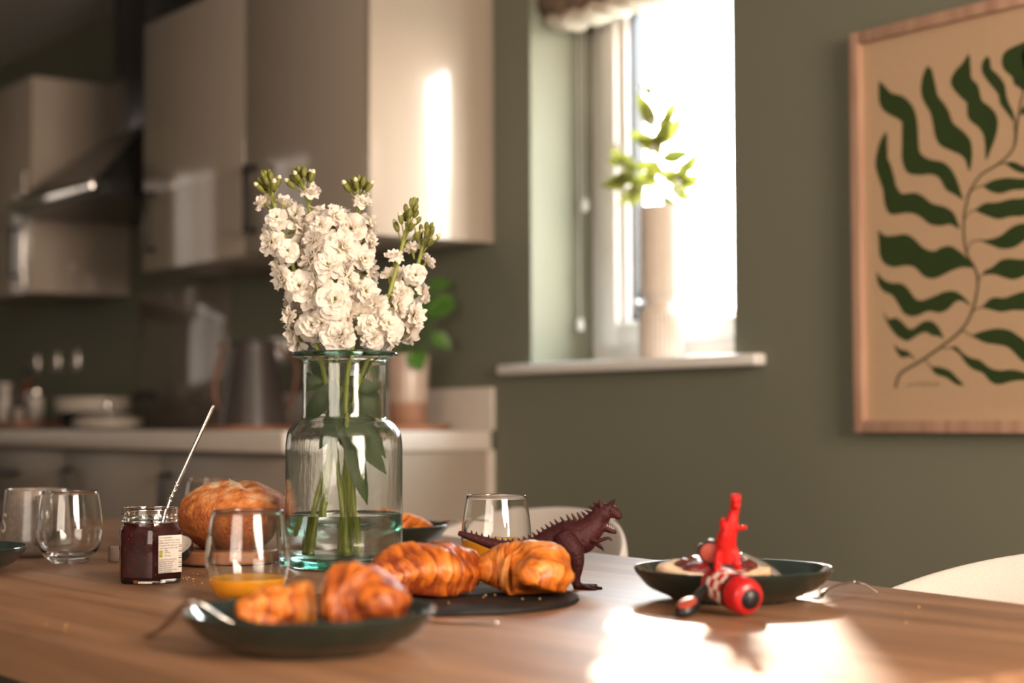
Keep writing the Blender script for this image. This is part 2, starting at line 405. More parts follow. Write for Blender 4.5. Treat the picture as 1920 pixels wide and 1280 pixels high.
base_unit('base cabinet at the window end of the worktop', -0.745, -0.022, 'door', -0.676, True)
base_unit('single door base cabinet between the end one and the drawers', -1.425, -0.747, 'door', -1.366)
base_unit('base drawer cabinet under the hob', -2.12, -1.427, 'drawer', -1.985)
base_unit('base cabinet farthest along the worktop from the window', -2.90, -2.122, 'door', -2.83)

# wall sockets
def socket(x, z, label, lit=0):
    t = thing('wall_socket', label, 'socket', (x, 0, z), group='brushed steel wall sockets')
    boxobj('plate', -0.073, -0.009, -0.043, 0.073, -0.0005, 0.043, M['steel'], t, 0.003)
    for s in (-1, 1):
        bm = bmesh.new()
        for (px, pz, w, h) in ((s*0.036, 0.004, 0.004, 0.009), (s*0.036-0.011, -0.018, 0.008, 0.004), (s*0.036+0.011, -0.018, 0.008, 0.004)):
            box(bm, px-w/2, -0.0098, pz-h/2, px+w/2, -0.0088, pz+h/2)
        finish(bm, 'pin_holes', M['black'], t, smooth=False)
        boxobj('switch', s*0.018-0.006, -0.0115, 0.018, s*0.018+0.006, -0.0088, 0.034, M['black'], t, 0.001)
socket(-1.140, 1.153, 'brushed steel double socket on the wall by the jug handle')
socket(-2.775, 1.168, 'steel double socket nearest the splashback above the bottles')
socket(-2.975, 1.168, 'middle steel double socket of the three above the bottles')
socket(-3.190, 1.168, 'steel double socket in the dark far end above the bottles')
# ------------------------------------------------------------------ dining table
TZ = 0.75
def wood(name, c1, c2, c3, rough=0.45, axis='x', scale=1.0):
    m = bpy.data.materials.new(name); m.use_nodes = True; t = m.node_tree; b = t.nodes['Principled BSDF']
    tcn = t.nodes.new('ShaderNodeTexCoord'); mp = t.nodes.new('ShaderNodeMapping'); t.links.new(tcn.outputs['Object'], mp.inputs[0])
    mp.inputs['Scale'].default_value = ((2.2*scale, 26*scale, 26*scale) if axis == 'x' else (26*scale, 2.2*scale, 26*scale) if axis == 'y' else (26*scale, 26*scale, 2.2*scale))
    n = t.nodes.new('ShaderNodeTexNoise'); n.inputs['Scale'].default_value = 1.0; n.inputs['Detail'].default_value = 9; n.inputs['Distortion'].default_value = 0.6
    t.links.new(mp.outputs[0], n.inputs[0])
    r = t.nodes.new('ShaderNodeValToRGB'); t.links.new(n.outputs[0], r.inputs[0])
    r.color_ramp.elements[0].position = 0.3; r.color_ramp.elements[0].color = c1
    r.color_ramp.elements[1].position = 0.72; r.color_ramp.elements[1].color = c3
    e2 = r.color_ramp.elements.new(0.5); e2.color = c2
    n2 = t.nodes.new('ShaderNodeTexNoise'); n2.inputs['Scale'].default_value = 0.18; t.links.new(mp.outputs[0], n2.inputs[0])
    mx = t.nodes.new('ShaderNodeMix'); mx.data_type = 'RGBA'; mx.blend_type = 'MULTIPLY'; mx.inputs[0].default_value = 0.35
    t.links.new(r.outputs[0], mx.inputs[6]); t.links.new(n2.outputs[0], mx.inputs[7]); t.links.new(mx.outputs[2], b.inputs['Base Color'])
    b.inputs['Roughness'].default_value = rough; b.inputs['Specular IOR Level'].default_value = 0.45
    bp = t.nodes.new('ShaderNodeBump'); bp.inputs['Strength'].default_value = 0.12; bp.inputs['Distance'].default_value = 0.001
    t.links.new(n.outputs[0], bp.inputs['Height']); t.links.new(bp.outputs[0], b.inputs['Normal'])
    return m
M['oak'] = wood('smoked_oak', (0.215, 0.108, 0.056, 1), (0.32, 0.168, 0.090, 1), (0.43, 0.240, 0.138, 1), 0.42)
M['oakleg'] = wood('smoked_oak_leg', (0.20, 0.115, 0.065, 1), (0.29, 0.17, 0.10, 1), (0.36, 0.22, 0.13, 1), 0.5, 'z')
tb = thing('dining_table', 'smoked oak dining table laid for breakfast', 'table', (1.45, -1.48, 0))
top = [(0.40, -1.235), (0.43, -0.985), (0.90, -0.955), (1.45, -1.000), (1.734, -1.027), (2.17, -1.069), (2.412, -1.098), (2.66, -1.135), (2.69, -1.20), (2.69, -1.93), (2.65, -1.983), (2.351, -1.984), (1.938, -1.984), (1.2, -1.975), (0.50, -1.955), (0.43, -1.90)]
bm = bmesh.new(); polyfill(bm, [(x-1.45, y+1.48, TZ-0.045) for x, y in top], thick=0.045)
bmesh.ops.recalc_face_normals(bm, faces=bm.faces)
bmesh.ops.bevel(bm, geom=[e for e in bm.edges if abs((e.verts[0].co-e.verts[1].co).z) < 1e-4], offset=0.003, segments=2, profile=0.5, affect='EDGES')
finish(bm, 'table_top', M['oak'], tb, angle=0.6)
for lx, ly in ((-0.93, 0.36), (1.12, 0.04), (-0.93, -0.38), (1.12, -0.40)):
    bm = bmesh.new(); b = bmesh.new(); bmesh.ops.create_cone(b, segments=20, radius1=0.022, radius2=0.036, depth=0.704, cap_ends=True); merge(bm, b, 0, Matrix.Translation((lx, ly, 0.3525)))
    finish(bm, 'leg', M['oakleg'], tb, angle=0.8)

# ------------------------------------------------------------------ chairs
M['boucle'] = mat('cream_woven_fabric', (0.74, 0.67, 0.61, 1), 0.9, bump=0.5, bscale=900, bdist=0.0015, vary=0.12, vscale=700, sheen=0.3)
M['chairleg'] = mat('black_chair_leg', (0.02, 0.018, 0.016, 1), 0.4, vary=0.2, vscale=20)
def chair(x, y, label, rz=0.0):
    t = thing('dining_chair', label, 'chair', (x, y, 0), rz, 'cream tub chairs along the far side')
    # back shell: an arc open towards the table (-y)
    bm = bmesh.new(); NA, R0, TH = 44, 0.305, 0.042
    prof = []
    rings = []
    for i in range(NA+1):
        a = math.radians(-22 + (180+44)*i/NA); ca, sa = math.cos(a), math.sin(a)
        rise = max(0.0, sa); topz = 0.60 + 0.197*rise**0.75
        ring = []
        for k in range(12):
            q = 2*PI*k/12; w = TH/2*math.cos(q); zz = 0.43 + (topz-0.43)*(0.5+0.5*math.sin(q))
            lean = 0.05*((zz-0.43)/0.37)
            rr = R0 + w*(1 if abs(math.sin(q)) < 0.95 else 0.6) + lean
            ring.append(bm.verts.new((rr*ca, rr*sa*0.86, zz)))
        rings.append(ring)
    for a, b in zip(rings, rings[1:]):
        for k in range(12): bm.faces.new((a[k], a[(k+1) % 12], b[(k+1) % 12], b[k]))
    for rg in (rings[0], rings[-1]): bm.faces.new(rg)
    o = finish(bm, 'backrest', M['boucle'], t); s = o.modifiers.new('s', 'SUBSURF'); s.levels = s.render_levels = 2
    for sx_ in (-1, 1):
        a = PI/2 + sx_*0.46; pth = [((R0-0.0205+0.05*((z-0.43)/0.37))*math.cos(a), (R0-0.0205+0.05*((z-0.43)/0.37))*math.sin(a)*0.86, z) for z in (0.52, 0.60, 0.66, 0.70)]
        bm = bmesh.new(); tube(bm, pth, 0.0012, 6); finish(bm, 'seam', M['boucle'], o)
    bm = bmesh.new(); lathe(bm, rounded([(0, 0.40), (0.255, 0.40), (0.265, 0.44), (0.255, 0.475), (0.0, 0.485)], 0.03, 5), 40); finish(bm, 'seat', M['boucle'], t)
    for lx, ly in ((-0.17, -0.17), (0.17, -0.17), (-0.17, 0.17), (0.17, 0.17)):
        bm = bmesh.new(); tube(bm, [(lx*1.35, ly*1.35, 0.008), (lx, ly, 0.41)], [0.009, 0.014], 10); finish(bm, 'leg', M['chairleg'], t)
    return t
chair(1.245, -1.055, 'cream tub chair behind the dark red toy dinosaur and a juice glass')
chair(2.365, -1.115, 'cream tub chair cut off by the photo edge beyond the bare end of the table')

# ------------------------------------------------------------------ framed leaf print
M['beech'] = wood('pinkish_beech', (0.40, 0.225, 0.15, 1), (0.50, 0.30, 0.205, 1), (0.58, 0.36, 0.25, 1), 0.5, 'z', 1.6)
M['paper'] = mat('cream_print_paper', (0.50, 0.345, 0.215, 1), 0.35, coat=0.25, vary=0.03, vscale=60)
M['leafink'] = mat('dark_green_ink', (0.028, 0.050, 0.012, 1), 0.45, coat=0.2, vary=0.1, vscale=30)
M['stemink'] = mat('olive_brown_ink', (0.085, 0.068, 0.030, 1), 0.5, vary=0.1, vscale=30)
PX0, PX1, PZ0, PZ1 = 1.236, 1.825, 0.910, 1.696
pf = thing('framed_print', 'large print of wavy dark green leaves in a pale wood frame', 'picture', (PX0, 0, PZ0))
bm = bmesh.new(); w, h, fw = PX1-PX0, PZ1-PZ0, 0.023
for (x0, z0, x1, z1) in ((0, 0, fw, h), (w-fw, 0, w, h), (fw, 0, w-fw, fw), (fw, h-fw, w-fw, h)): box(bm, x0, -0.034, z0, x1, -0.001, z1, 0.0015)
finish(bm, 'frame', M['beech'], pf, angle=0.6)
PYP = -0.020
bm = bmesh.new(); box(bm, fw, PYP, fw, w-fw, -0.004, h-fw); finish(bm, 'print_paper', M['paper'], pf, smooth=False)
zA = lambda p: (1560+p[0]*0.3282, p[1]*0.3282)
zB = lambda p: (1620+p[0]*0.3282, 340+p[1]*0.3282)
LEAVES = [(zA, [(268,460),(300,490),(340,530),(400,548),(445,585),(475,640),(490,720),(495,830),(510,880),(560,910),(630,925),(680,965),(715,1030),(740,1110),(748,1140),(700,1110),(650,1080),(615,1020),(570,995),(500,1000),(440,990),(410,950),(398,880),(405,780),(405,710),(380,680),(330,655),(290,625),(270,580),(266,520)]),
 (zA, [(545,375),(570,400),(590,480),(605,545),(640,590),(670,640),(690,700),(750,750),(790,800),(800,860),(798,920),(785,980),(765,920),(735,885),(680,860),(620,830),(590,780),(575,700),(560,640),(520,570),(508,510),(520,430)]),
 (zA, [(780,305),(790,340),(785,400),(800,450),(835,490),(855,570),(890,600),(930,640),(948,700),(935,780),(905,860),(880,915),(875,830),(865,770),(835,725),(790,690),(772,650),(772,590),(740,560),(695,510),(678,465),(700,410),(745,360)]),
 (zA, [(890,318),(905,350),(910,390),(950,430),(985,480),(995,540),(1010,590),(1035,640),(1045,700),(1020,670),(985,625),(960,590),(950,540),(920,500),(880,450),(855,400),(862,350)]),
 (zA, [(1150,222),(1112,262),(1086,325),(1100,390),(1116,450),(1097,520),(1070,500),(1040,480),(1030,440),(985,400),(970,350),(985,300),(1040,265)]),
 (zA, [(305,750),(315,780),(310,880),(335,940),(355,1010),(370,1070),(400,1105),(470,1100),(520,1120),(570,1160),(640,1180),(690,1210),(715,1260),(728,1306),(675,1280),(620,1290),(560,1280),(500,1235),(440,1215),(350,1225),(320,1210),(300,1160),(290,1080),(262,1000),(248,930),(270,820)]),
 (zB, [(80,275),(120,310),(180,308),(240,302),(290,330),(340,380),(400,398),(440,378),(490,368),(540,395),(590,440),(630,490),(560,490),(500,510),(440,540),(390,555),(340,540),(290,490),(240,480),(170,490),(120,470),(90,420),(85,350)]),
 (zB, [(70,515),(110,560),(160,580),(210,582),(250,610),(290,665),(330,680),(400,655),(460,630),(520,628),(570,660),(610,710),(560,682),(520,690),(480,730),(430,750),(370,740),(290,770),(230,755),(195,700),(160,650),(110,625),(80,580)]),
 (zB, [(105,740),(140,785),(180,778),(215,800),(255,840),(290,835),(340,800),(390,800),(430,840),(455,900),(430,885),(390,880),(350,860),(300,880),(250,910),(200,890),(160,850),(130,800)]),
 (zB, [(170,930),(210,960),(250,970),(295,1020),(260,1000),(215,1005),(185,970)]),
 (zB, [(380,1058),(430,1060),(490,1080),(530,1120),(570,1165),(520,1155),(470,1120),(410,1100)]),
 (zB, [(490,945),(530,945),(570,985),(620,1010),(660,1020),(720,1065),(780,1080),(840,1075),(914,1090),(1000,1130),(914,1135),(850,1140),(770,1160),(720,1140),(680,1095),(620,1070),(580,1035),(545,985)]),
 (zB, [(610,880),(680,855),(760,840),(830,850),(880,880),(914,905),(960,960),(1010,1060),(914,1030),(870,990),(820,945),(750,930),(690,920)]),
 (zB, [(670,720),(730,665),(800,665),(860,645),(914,630),(990,640),(1060,690),(990,720),(914,735),(850,735),(780,745),(720,730)]),
 (zB, [(670,535),(690,510),(730,490),(780,450),(830,440),(914,445),(1000,420),(1060,400),(1000,490),(914,540),(850,560),(790,545),(740,530)]),
 (zB, [(655,335),(720,330),(780,310),(830,270),(880,245),(914,240),(990,240),(1040,210),(990,290),(914,340),(860,375),(790,385),(730,365)]),
 (zB, [(630,165),(690,125),(760,120),(840,100),(914,95),(990,60),(1040,30),(990,150),(914,195),(840,200),(770,215),(700,195)]),
 (zA, [(860,1060),(920,1030),(1000,1015),(1097,1020),(1180,990),(1230,950),(1180,1050),(1097,1080),(1030,1085),(960,1105),(900,1090)]),
 (zA, [(985,930),(1040,925),(1097,950),(1150,940),(1210,910),(1160,980),(1097,990),(1040,970)]),
 (zA, [(1075,645),(1097,605),(1160,590),(1220,540),(1190,640),(1130,665)])]
def on_print(p, y=PYP-0.0004):
    q = ony(p[0], p[1], y); return Vector((q.x-PX0, y, q.z-PZ0))
bm = bmesh.new()
for f, pts in LEAVES:
    P3 = [on_print(f(p)) for p in pts]; P3 = catmull(P3+[P3[0]], 4)[:-1]
    polyfill(bm, P3)
bmesh.ops.triangulate(bm, faces=bm.faces, ngon_method='EAR_CLIP')
for f in bm.faces:
    if f.normal.y > 0: f.normal_flip()
finish(bm, 'leaf_motif', M['leafink'], pf, smooth=False, recalc=False)
def ribbon(bm, pts, w0, w1, y=PYP-0.0007):
    P = catmull([on_print(p, y) for p in pts], 6); L = len(P); prev = None
    for i, p in enumerate(P):
        d = (P[min(i+1, L-1)]-P[max(i-1, 0)]); nrm = Vector((-d.z, 0, d.x)).normalized(); ww = w0+(w1-w0)*i/(L-1)
        cur = (bm.verts.new(p+nrm*ww), bm.verts.new(p-nrm*ww))
        if prev: bm.faces.new((prev[0], prev[1], cur[1], cur[0]))
        prev = cur
bm = bmesh.new()
ribbon(bm, [zB(p) for p in [(178,1180),(200,1110),(240,1075),(340,1015),(460,930),(560,845),(610,760),(640,660),(650,560),(630,490),(590,420),(572,330),(572,200),(600,70)]] + [zA(p) for p in [(790,1090),(850,1000),(960,930),(1040,840),(1060,700),(1080,580),(1097,520),(1130,440)]], 0.0028, 0.0018)
for f, pts in ((zB, [(350,1015),(365,1040),(390,1060)]), (zB, [(440,950),(470,955),(500,948)]), (zB, [(550,850),(580,860),(620,885)]), (zB, [(610,745),(640,730),(680,715)]), (zB, [(655,570),(662,545),(680,525)]), (zB, [(590,400),(610,350),(670,333)]), (zB, [(580,215),(600,180),(640,160)]), (zA, [(770,1120),(810,1080),(870,1058)]), (zA, [(930,945),(960,935),(995,930)]), (zA, [(1035,860),(1045,780),(1040,690)]), (zA, [(1050,740),(1060,680),(1090,630)])):
    ribbon(bm, [f(p) for p in pts], 0.0011, 0.0011)
random.seed(5)   # the illegible pencil scribble under the stem
sg = [(235+i*5.2, 1160+random.uniform(-11, 9)*(1 if i % 9 else 2.0)) for i in range(38)]
ribbon(bm, [zB(p) for p in sg], 0.0004, 0.0004)
for f in bm.faces:
    if f.normal.y > 0: f.normal_flip()
finish(bm, 'stem_motif', M['stemink'], pf, smooth=False, recalc=False)

# ------------------------------------------------------------------ folded blind and its cords
M['reed'] = mat('woven_reed_blind', (0.30, 0.205, 0.135, 1), 0.8, vary=0.6, vscale=60, stretch=(1, 1, 10), bump=0.5, bscale=80, bdist=0.003, translucent=0.25)
M['lining'] = mat('cream_blind_lining', (0.72, 0.62, 0.50, 1), 0.85, vary=0.08, vscale=40, translucent=0.3)
bl = thing('folded_blind', 'woven reed blind drawn up into folds at the window top', 'blind', (0.515, 0.075, 1.915))
def fold(z0, z1, y0, y1, m, name, x0=-0.345, x1=0.345):
    bm = bmesh.new(); N = 60; rings = []
    for i in range(N+1):
        x = x0+(x1-x0)*i/N; s = 0.006*math.sin(i*0.9)+0.004*math.sin(i*2.1)
        rings.append([bm.verts.new((x, (y0+y1)/2+(y1-y0)/2*math.cos(q), (z0+z1)/2+(z1-z0)/2*math.sin(q)+s)) for q in [2*PI*k/14 for k in range(14)]])
    for a, b in zip(rings, rings[1:]):
        for k in range(14): bm.faces.new((a[k], a[(k+1) % 14], b[(k+1) % 14], b[k]))
    for rg in (rings[0], rings[-1]): bm.faces.new(rg)
    finish(bm, name, m, bl)
fold(0.0, 0.040, -0.040, 0.050, M['lining'], 'lower_fold'); fold(0.028, 0.10, -0.058, 0.045, M['reed'], 'front_fold'); fold(0.085, 0.165, -0.050, 0.045, M['reed'], 'upper_fold')
boxobj('head_rail', -0.35, -0.03, 0.165, 0.35, 0.03, 0.204, M['lining'], bl, 0.003)
M['cord'] = mat('white_cord', (0.75, 0.72, 0.68, 1), 0.7, vary=0.1, vscale=90)
def cord(u, v, x, label):
    p = onx(u, v, x); t = thing('blind_cord', label, 'cord', (p.x, p.y, p.z), group='cords of the window blind')
    bm = bmesh.new(); tube(bm, [(0, 0, 0.012), (0, 0, 1.93-p.z)], 0.0012, 6); finish(bm, 'string', M['cord'], t)
    bm = bmesh.new(); lathe(bm, rounded([(0, -0.018), (0.007, -0.018), (0.0095, -0.006), (0.006, 0.012), (0.002, 0.016), (0, 0.016)], 0.003), 16); finish(bm, 'pull', M['cord'], t)
cord(1097, 383, 0.185, 'blind cord ending higher, beside the window frame')
cord(1088, 607, 0.180, 'blind cord ending lower, near the sill')

# ------------------------------------------------------------------ vase with leafy sprigs on the sill
M['ceramic'] = mat('matt_cream_ceramic', (0.66, 0.56, 0.47, 1), 0.6, vary=0.05, vscale=30, bump=0.05, bscale=120)
p = ony(1240, 660, 0.055); sv = thing('ribbed_vase', 'tall cream ribbed vase standing on the window sill', 'vase', (p.x, 0.055, WZ0))
bm = bmesh.new()
rip = lambda a, z: 0.018*math.cos(a*30) if z < 0.122 else 0.010*math.cos(a*30)
lathe(bm, rounded([(0, 0), (0.046, 0), (0.051, 0.006), (0.051, 0.10), (0.036, 0.126), (0.036, 0.134), (0.0465, 0.155), (0.0465, 0.352), (0.0430, 0.354), (0.0425, 0.20), (0, 0.19)], 0.006, 4), 180, ripple=rip)
finish(bm, 'body', M['ceramic'], sv)
M['leafbright'] = mat('sunlit_leaf', (0.20, 0.215, 0.035, 1), 0.45, vary=0.5, vscale=22, translucent=0.45)
M['twig'] = mat('brown_twig', (0.10, 0.07, 0.03, 1), 0.7, vary=0.3, vscale=40)
M['berry'] = mat('white_blossom', (0.80, 0.76, 0.70, 1), 0.6, translucent=0.3, vary=0.05, vscale=50)
def leaf_mesh(bm, base, direction, L, Wd, up=Vector((0, 0, 1)), curl=0.25, mi=0, n=8, fold=0.15):
    d = Vector(direction).normalized(); s = d.cross(up); s = s.normalized() if s.length > 1e-5 else Vector((1, 0, 0)); nn = s.cross(d).normalized()
    rows = []
    for i in range(n+1):
        t = i/n; wv = Wd*math.sin(PI*min(1, t*0.93+0.07))**0.8*(1-0.35*t)+0.0003
        c = Vector(base)+d*(L*t)-nn*(curl*L*t*t)
        rows.append([bm.verts.new(c+s*(wv*q)+nn*(abs(q)*fold*wv)) for q in (-1, -0.5, 0, 0.5, 1)])
    for a, b in zip(rows, rows[1:]):
        for k in range(4): f = bm.faces.new((a[k], a[k+1], b[k+1], b[k])); f.material_index = mi
EX = Vector((math.cos(YAW), math.sin(YAW), 0)); EY = Vector((-math.sin(YAW), math.cos(YAW), 0)); EZ = Vector((0, 0, 1))
def local_px(u, v, origin, b=0.0):
    """offset from origin of the point seen at u, v in the upright plane through origin facing the room (b metres behind it)"""
    o = Vector(origin); n = EY; d = ray(u, v); tt = ((o+EY*b-CAM).dot(n))/d.dot(n); return CAM+d*tt-o
random.seed(11)
org = Vector((p.x, 0.055, WZ0))
SPR = [([(1232, 400), (1236, 340), (1238, 280), (1236, 215), (1222, 175)], 'leafy sprig rising tallest from the sill vase', 0.0,
        [(1225, 235, -28, -62, .062), (1245, 235, 25, -55, .05), (1240, 270, 42, -52, .06), (1236, 275, -50, -25, .058), (1240, 300, 68, -22, .06), (1236, 305, -35, 8, .05), (1232, 330, -45, 6, .045), (1245, 335, 48, 6, .05), (1230, 255, 4, 40, .045), (1222, 180, -14, -18, .03)]),
       ([(1228, 400), (1205, 350), (1180, 320), (1160, 292)], 'leafy sprig leaning left from the sill vase', -0.012,
        [(1200, 345, -26, -12, .04), (1180, 330, -52, 18, .05), (1190, 325, -16, -30, .04), (1170, 305, -20, -22, .035), (1195, 350, -30, 30, .045), (1170, 350, -48, -6, .04)]),
       ([(1240, 400), (1256, 365), (1272, 335), (1290, 310)], 'leafy sprig leaning right from the sill vase', 0.012,
        [(1258, 350, 26, 22, .045), (1268, 340, 44, -8, .045), (1280, 325, 42, -52, .05), (1250, 370, 20, 30, .04)])]
for path, lab, b, lvs in SPR:
    pts = [org+local_px(u, v, org, b) for u, v in path]; base = Vector((p.x, 0.055+b, WZ0+0.22)); pts = [base]+pts
    t = thing('leafy_sprig', lab, 'sprig', base, group='sprigs in the sill vase')
    bm = bmesh.new(); tube(bm, [q-base for q in catmull(pts, 5)], [0.0024, 0.0012], 7); finish(bm, 'twig', M['twig'], t)
    for (u, v, du_, dv_, L) in lvs:
      for rep in range(2):
        ju, jv, jd = (0, 0, 0) if rep == 0 else (random.uniform(-9, 9), random.uniform(-8, 14), random.uniform(-25, 25))
        q = org+local_px(u+ju, v+jv, org, b); e_ = org+local_px(u+ju+du_+jd, v+jv+dv_-jd*0.5, org, b+random.uniform(-.02, .02))
        bm = bmesh.new(); leaf_mesh(bm, q-base, (e_-q), L*(1.4 if rep == 0 else 1.05), L*0.34, up=EY*(-1)+EZ*random.uniform(-.4, .4), curl=random.uniform(-.15, .2)); finish(bm, 'leaf', M['leafbright'], t, recalc=False)
    for k in range(5 if b == 0 else 3):
        q = pts[random.randint(2, len(pts)-1)]+Vector((random.uniform(-.03, .03), random.uniform(-.02, .02), random.uniform(-.03, .02)))
        bm = bmesh.new(); ellipsoid(bm, q-base, (.007, .007, .008), 12, 8); tube(bm, [q-base, (q-base)*0.97+(pts[2]-base)*0.03], 0.0008, 5); finish(bm, 'berry', M['berry'], t)

# ------------------------------------------------------------------ things on the worktop
WT = 0.9105
M['kettle'] = mat('dark_grey_jug', (0.060, 0.050, 0.046, 1), 0.35, vary=0.15, vscale=10, coat=0.2)
M['walnut'] = wood('red_walnut', (0.10, 0.040, 0.020, 1), (0.16, 0.065, 0.030, 1), (0.22, 0.09, 0.045, 1), 0.4, 'z', 2)
M['boardwood'] = wood('reddish_board', (0.25, 0.10, 0.045, 1), (0.34, 0.14, 0.065, 1), (0.42, 0.19, 0.09, 1), 0.5, 'x', 1.5)
kx, ky = -0.735, -0.30
bd = thing('round_trivet', 'round reddish wood board under the grey jug', 'board', (kx, ky, WT))
bm = bmesh.new(); lathe(bm, rounded([(0, 0), (0.135, 0), (0.138, 0.006), (0.135, 0.013), (0, 0.013)], 0.003), 48); finish(bm, 'disc', M['boardwood'], bd, angle=0.6)
kt = thing('tall_jug', 'tall dark grey tapered jug with a wooden handle', 'jug', (kx, ky, WT+0.0135), YAW)
bm = bmesh.new(); lathe(bm, rounded([(0, 0), (0.098, 0), (0.098, 0.006), (0.060, 0.216), (0.064, 0.232), (0.058, 0.236), (0.054, 0.22), (0.088, 0.012), (0, 0.010)], 0.005), 48); finish(bm, 'body', M['kettle'], kt)
bm = bmesh.new(); lathe(bm, rounded([(0, 0.244), (0.016, 0.244), (0.014, 0.230), (0.054, 0.232), (0.052, 0.224), (0, 0.222)], 0.004), 32); finish(bm, 'lid', M['kettle'], kt)
bm = bmesh.new(); tube(bm, catmull([(0.058, 0, 0.215), (0.095, 0, 0.205), (0.122, 0, 0.16), (0.112, 0, 0.09), (0.086, 0, 0.03)], 6), 0.0095, 10, flat=0.7); finish(bm, 'handle', M['walnut'], kt)
bm = bmesh.new(); tube(bm, catmull([(-0.088, 0, 0.03), (-0.108, 0, 0.09), (-0.098, 0, 0.17), (-0.083, 0, 0.215), (-0.098, 0, 0.226)], 6), [0.013, 0.011, 0.008, 0.006, 0.006], 10); finish(bm, 'spout', M['walnut'], kt)
cx_, cy_ = -0.985, -0.20
cd = thing('wire_caddy', 'black wire utensil caddy behind the grey jug', 'caddy', (cx_, cy_, WT), YAW)
bm = bmesh.new()
for z in (0.004, 0.05, 0.10, 0.155):
    tube(bm, [(0.045*math.cos(2*PI*k/28), 0.045*math.sin(2*PI*k/28), z) for k in range(29)], 0.0028, 6)
for k in range(18):
    a = 2*PI*k/18; tube(bm, [(0.045*math.cos(a), 0.045*math.sin(a), 0.003), (0.045*math.cos(a+.35), 0.045*math.sin(a+.35), 0.155)], 0.002, 5); tube(bm, [(0.045*math.cos(a), 0.045*math.sin(a), 0.003), (0.045*math.cos(a-.35), 0.045*math.sin(a-.35), 0.155)], 0.002, 5)
lathe(bm, [(0, 0.001), (0.045, 0.001), (0.045, 0.004), (0, 0.004)], 28); finish(bm, 'basket', M['handle'], cd)
M['enamel'] = mat('cream_enamel', (0.50, 0.44, 0.37, 1), 0.3, coat=0.3, vary=0.05, vscale=20)
M['navy'] = mat('navy_enamel', (0.010, 0.013, 0.020, 1), 0.25, coat=0.4, vary=0.2, vscale=12)
HZ = 0.9165
pn = thing('casserole_pan', 'wide pan, cream above and near black below, at the back of the hob', 'pan', (-1.93, -0.27, HZ), YAW)
bm = bmesh.new(); lathe(bm, rounded([(0, 0), (0.085, 0), (0.118, 0.035), (0.122, 0.052)], 0.01), 48); finish(bm, 'base', M['navy'], pn)
bm = bmesh.new(); lathe(bm, rounded([(0.1215, 0.050), (0.130, 0.098), (0.126, 0.100), (0.112, 0.035), (0, 0.012)], 0.004), 48); finish(bm, 'bowl', M['enamel'], pn)
bm = bmesh.new(); tube(bm, catmull([(0.126, 0, 0.09), (0.15, 0, 0.105), (0.18, 0, 0.108), (0.205, 0, 0.105)], 5), [0.008, 0.012, 0.012], 10); finish(bm, 'handle', M['hood'], pn)
ld = thing('low_casserole', 'low cream casserole with a domed lid and steel knob', 'casserole', (-1.60, -0.36, HZ), YAW)
bm = bmesh.new(); lathe(bm, rounded([(0, 0), (0.105, 0), (0.112, 0.016), (0.104, 0.018), (0, 0.006)], 0.004), 48); finish(bm, 'dish', M['enamel'], ld)
bm = bmesh.new(); lathe(bm, rounded([(0.114, 0.017), (0.114, 0.021), (0.085, 0.036), (0.04, 0.045), (0, 0.047)], 0.008), 48); finish(bm, 'lid', M['enamel'], ld)
bm = bmesh.new(); lathe(bm, rounded([(0, 0.047), (0.007, 0.047), (0.007, 0.062), (0.014, 0.066), (0.014, 0.078), (0, 0.081)], 0.003), 20); finish(bm, 'knob', M['chrome'], ld)
# tray of bottles at the far end
M['amber'] = mat('amber_bottle_glass', (0.14, 0.035, 0.008, 1), 0.12, coat=0.5, vary=0.3, vscale=10)
M['white_c'] = mat('white_glaze', (0.62, 0.56, 0.50, 1), 0.3, coat=0.3, vary=0.05, vscale=20)
M['cork'] = mat('pale_label', (0.50, 0.42, 0.36, 1), 0.7, vary=0.2, vscale=60)
tr = thing('oil_tray', 'reddish wooden tray holding oil and seasoning bottles', 'tray', (-2.50, -0.29, WT), 0)
bm = bmesh.new(); box(bm, -0.24, -0.10, 0, 0.19, 0.10, 0.012, 0.003)
for (a, b, c, d) in ((-0.24, -0.10, 0.19, -0.092), (-0.24, 0.092, 0.19, 0.10), (-0.24, -0.092, -0.232, 0.092), (0.182, -0.092, 0.19, 0.092)): box(bm, a, b, 0.012, c, d, 0.026, 0.002)
finish(bm, 'tray_body', M['boardwood'], tr, angle=0.6)
def bottle(x, y, prof, m, cap, label, lab=None):
    t = thing('seasoning_bottle', label, 'bottle', (x, y, WT+0.0125), group='bottles on the tray')
    bm = bmesh.new(); lathe(bm, rounded(prof, 0.006), 28); finish(bm, 'body', m, t)
    zt = prof[-1][1]; r = prof[-2][0]
    bm = bmesh.new(); lathe(bm, rounded([(0, zt), (r+0.004, zt), (r+0.004, zt+cap[0]), (0, zt+cap[0])], 0.003), 20); finish(bm, 'cap', cap[1], t)
    if lab:
        bm = bmesh.new(); lathe(bm, [(lab[0], lab[1]), (lab[0], lab[2])], 28); finish(bm, 'label', lab[3], t)
bottle(-2.655, -0.31, [(0, 0), (0.024, 0), (0.024, 0.09), (0.017, 0.11), (0.021, 0.135), (0, 0.137)], M['white_c'], (0.018, M['white_c']), 'white pepper mill at the far left of the tray')
bottle(-2.555, -0.26, [(0, 0), (0.034, 0), (0.034, 0.125), (0.012, 0.155), (0.012, 0.175), (0, 0.176)], M['amber'], (0.034, M['black']), 'amber oil bottle with a tall black cap on the tray', (0.0345, 0.03, 0.085, M['cork']))
bottle(-2.48, -0.32, [(0, 0), (0.022, 0), (0.022, 0.055), (0.014, 0.066), (0, 0.067)], M['cork'], (0.014, M['black']), 'short pale spice jar in front of the amber bottle')
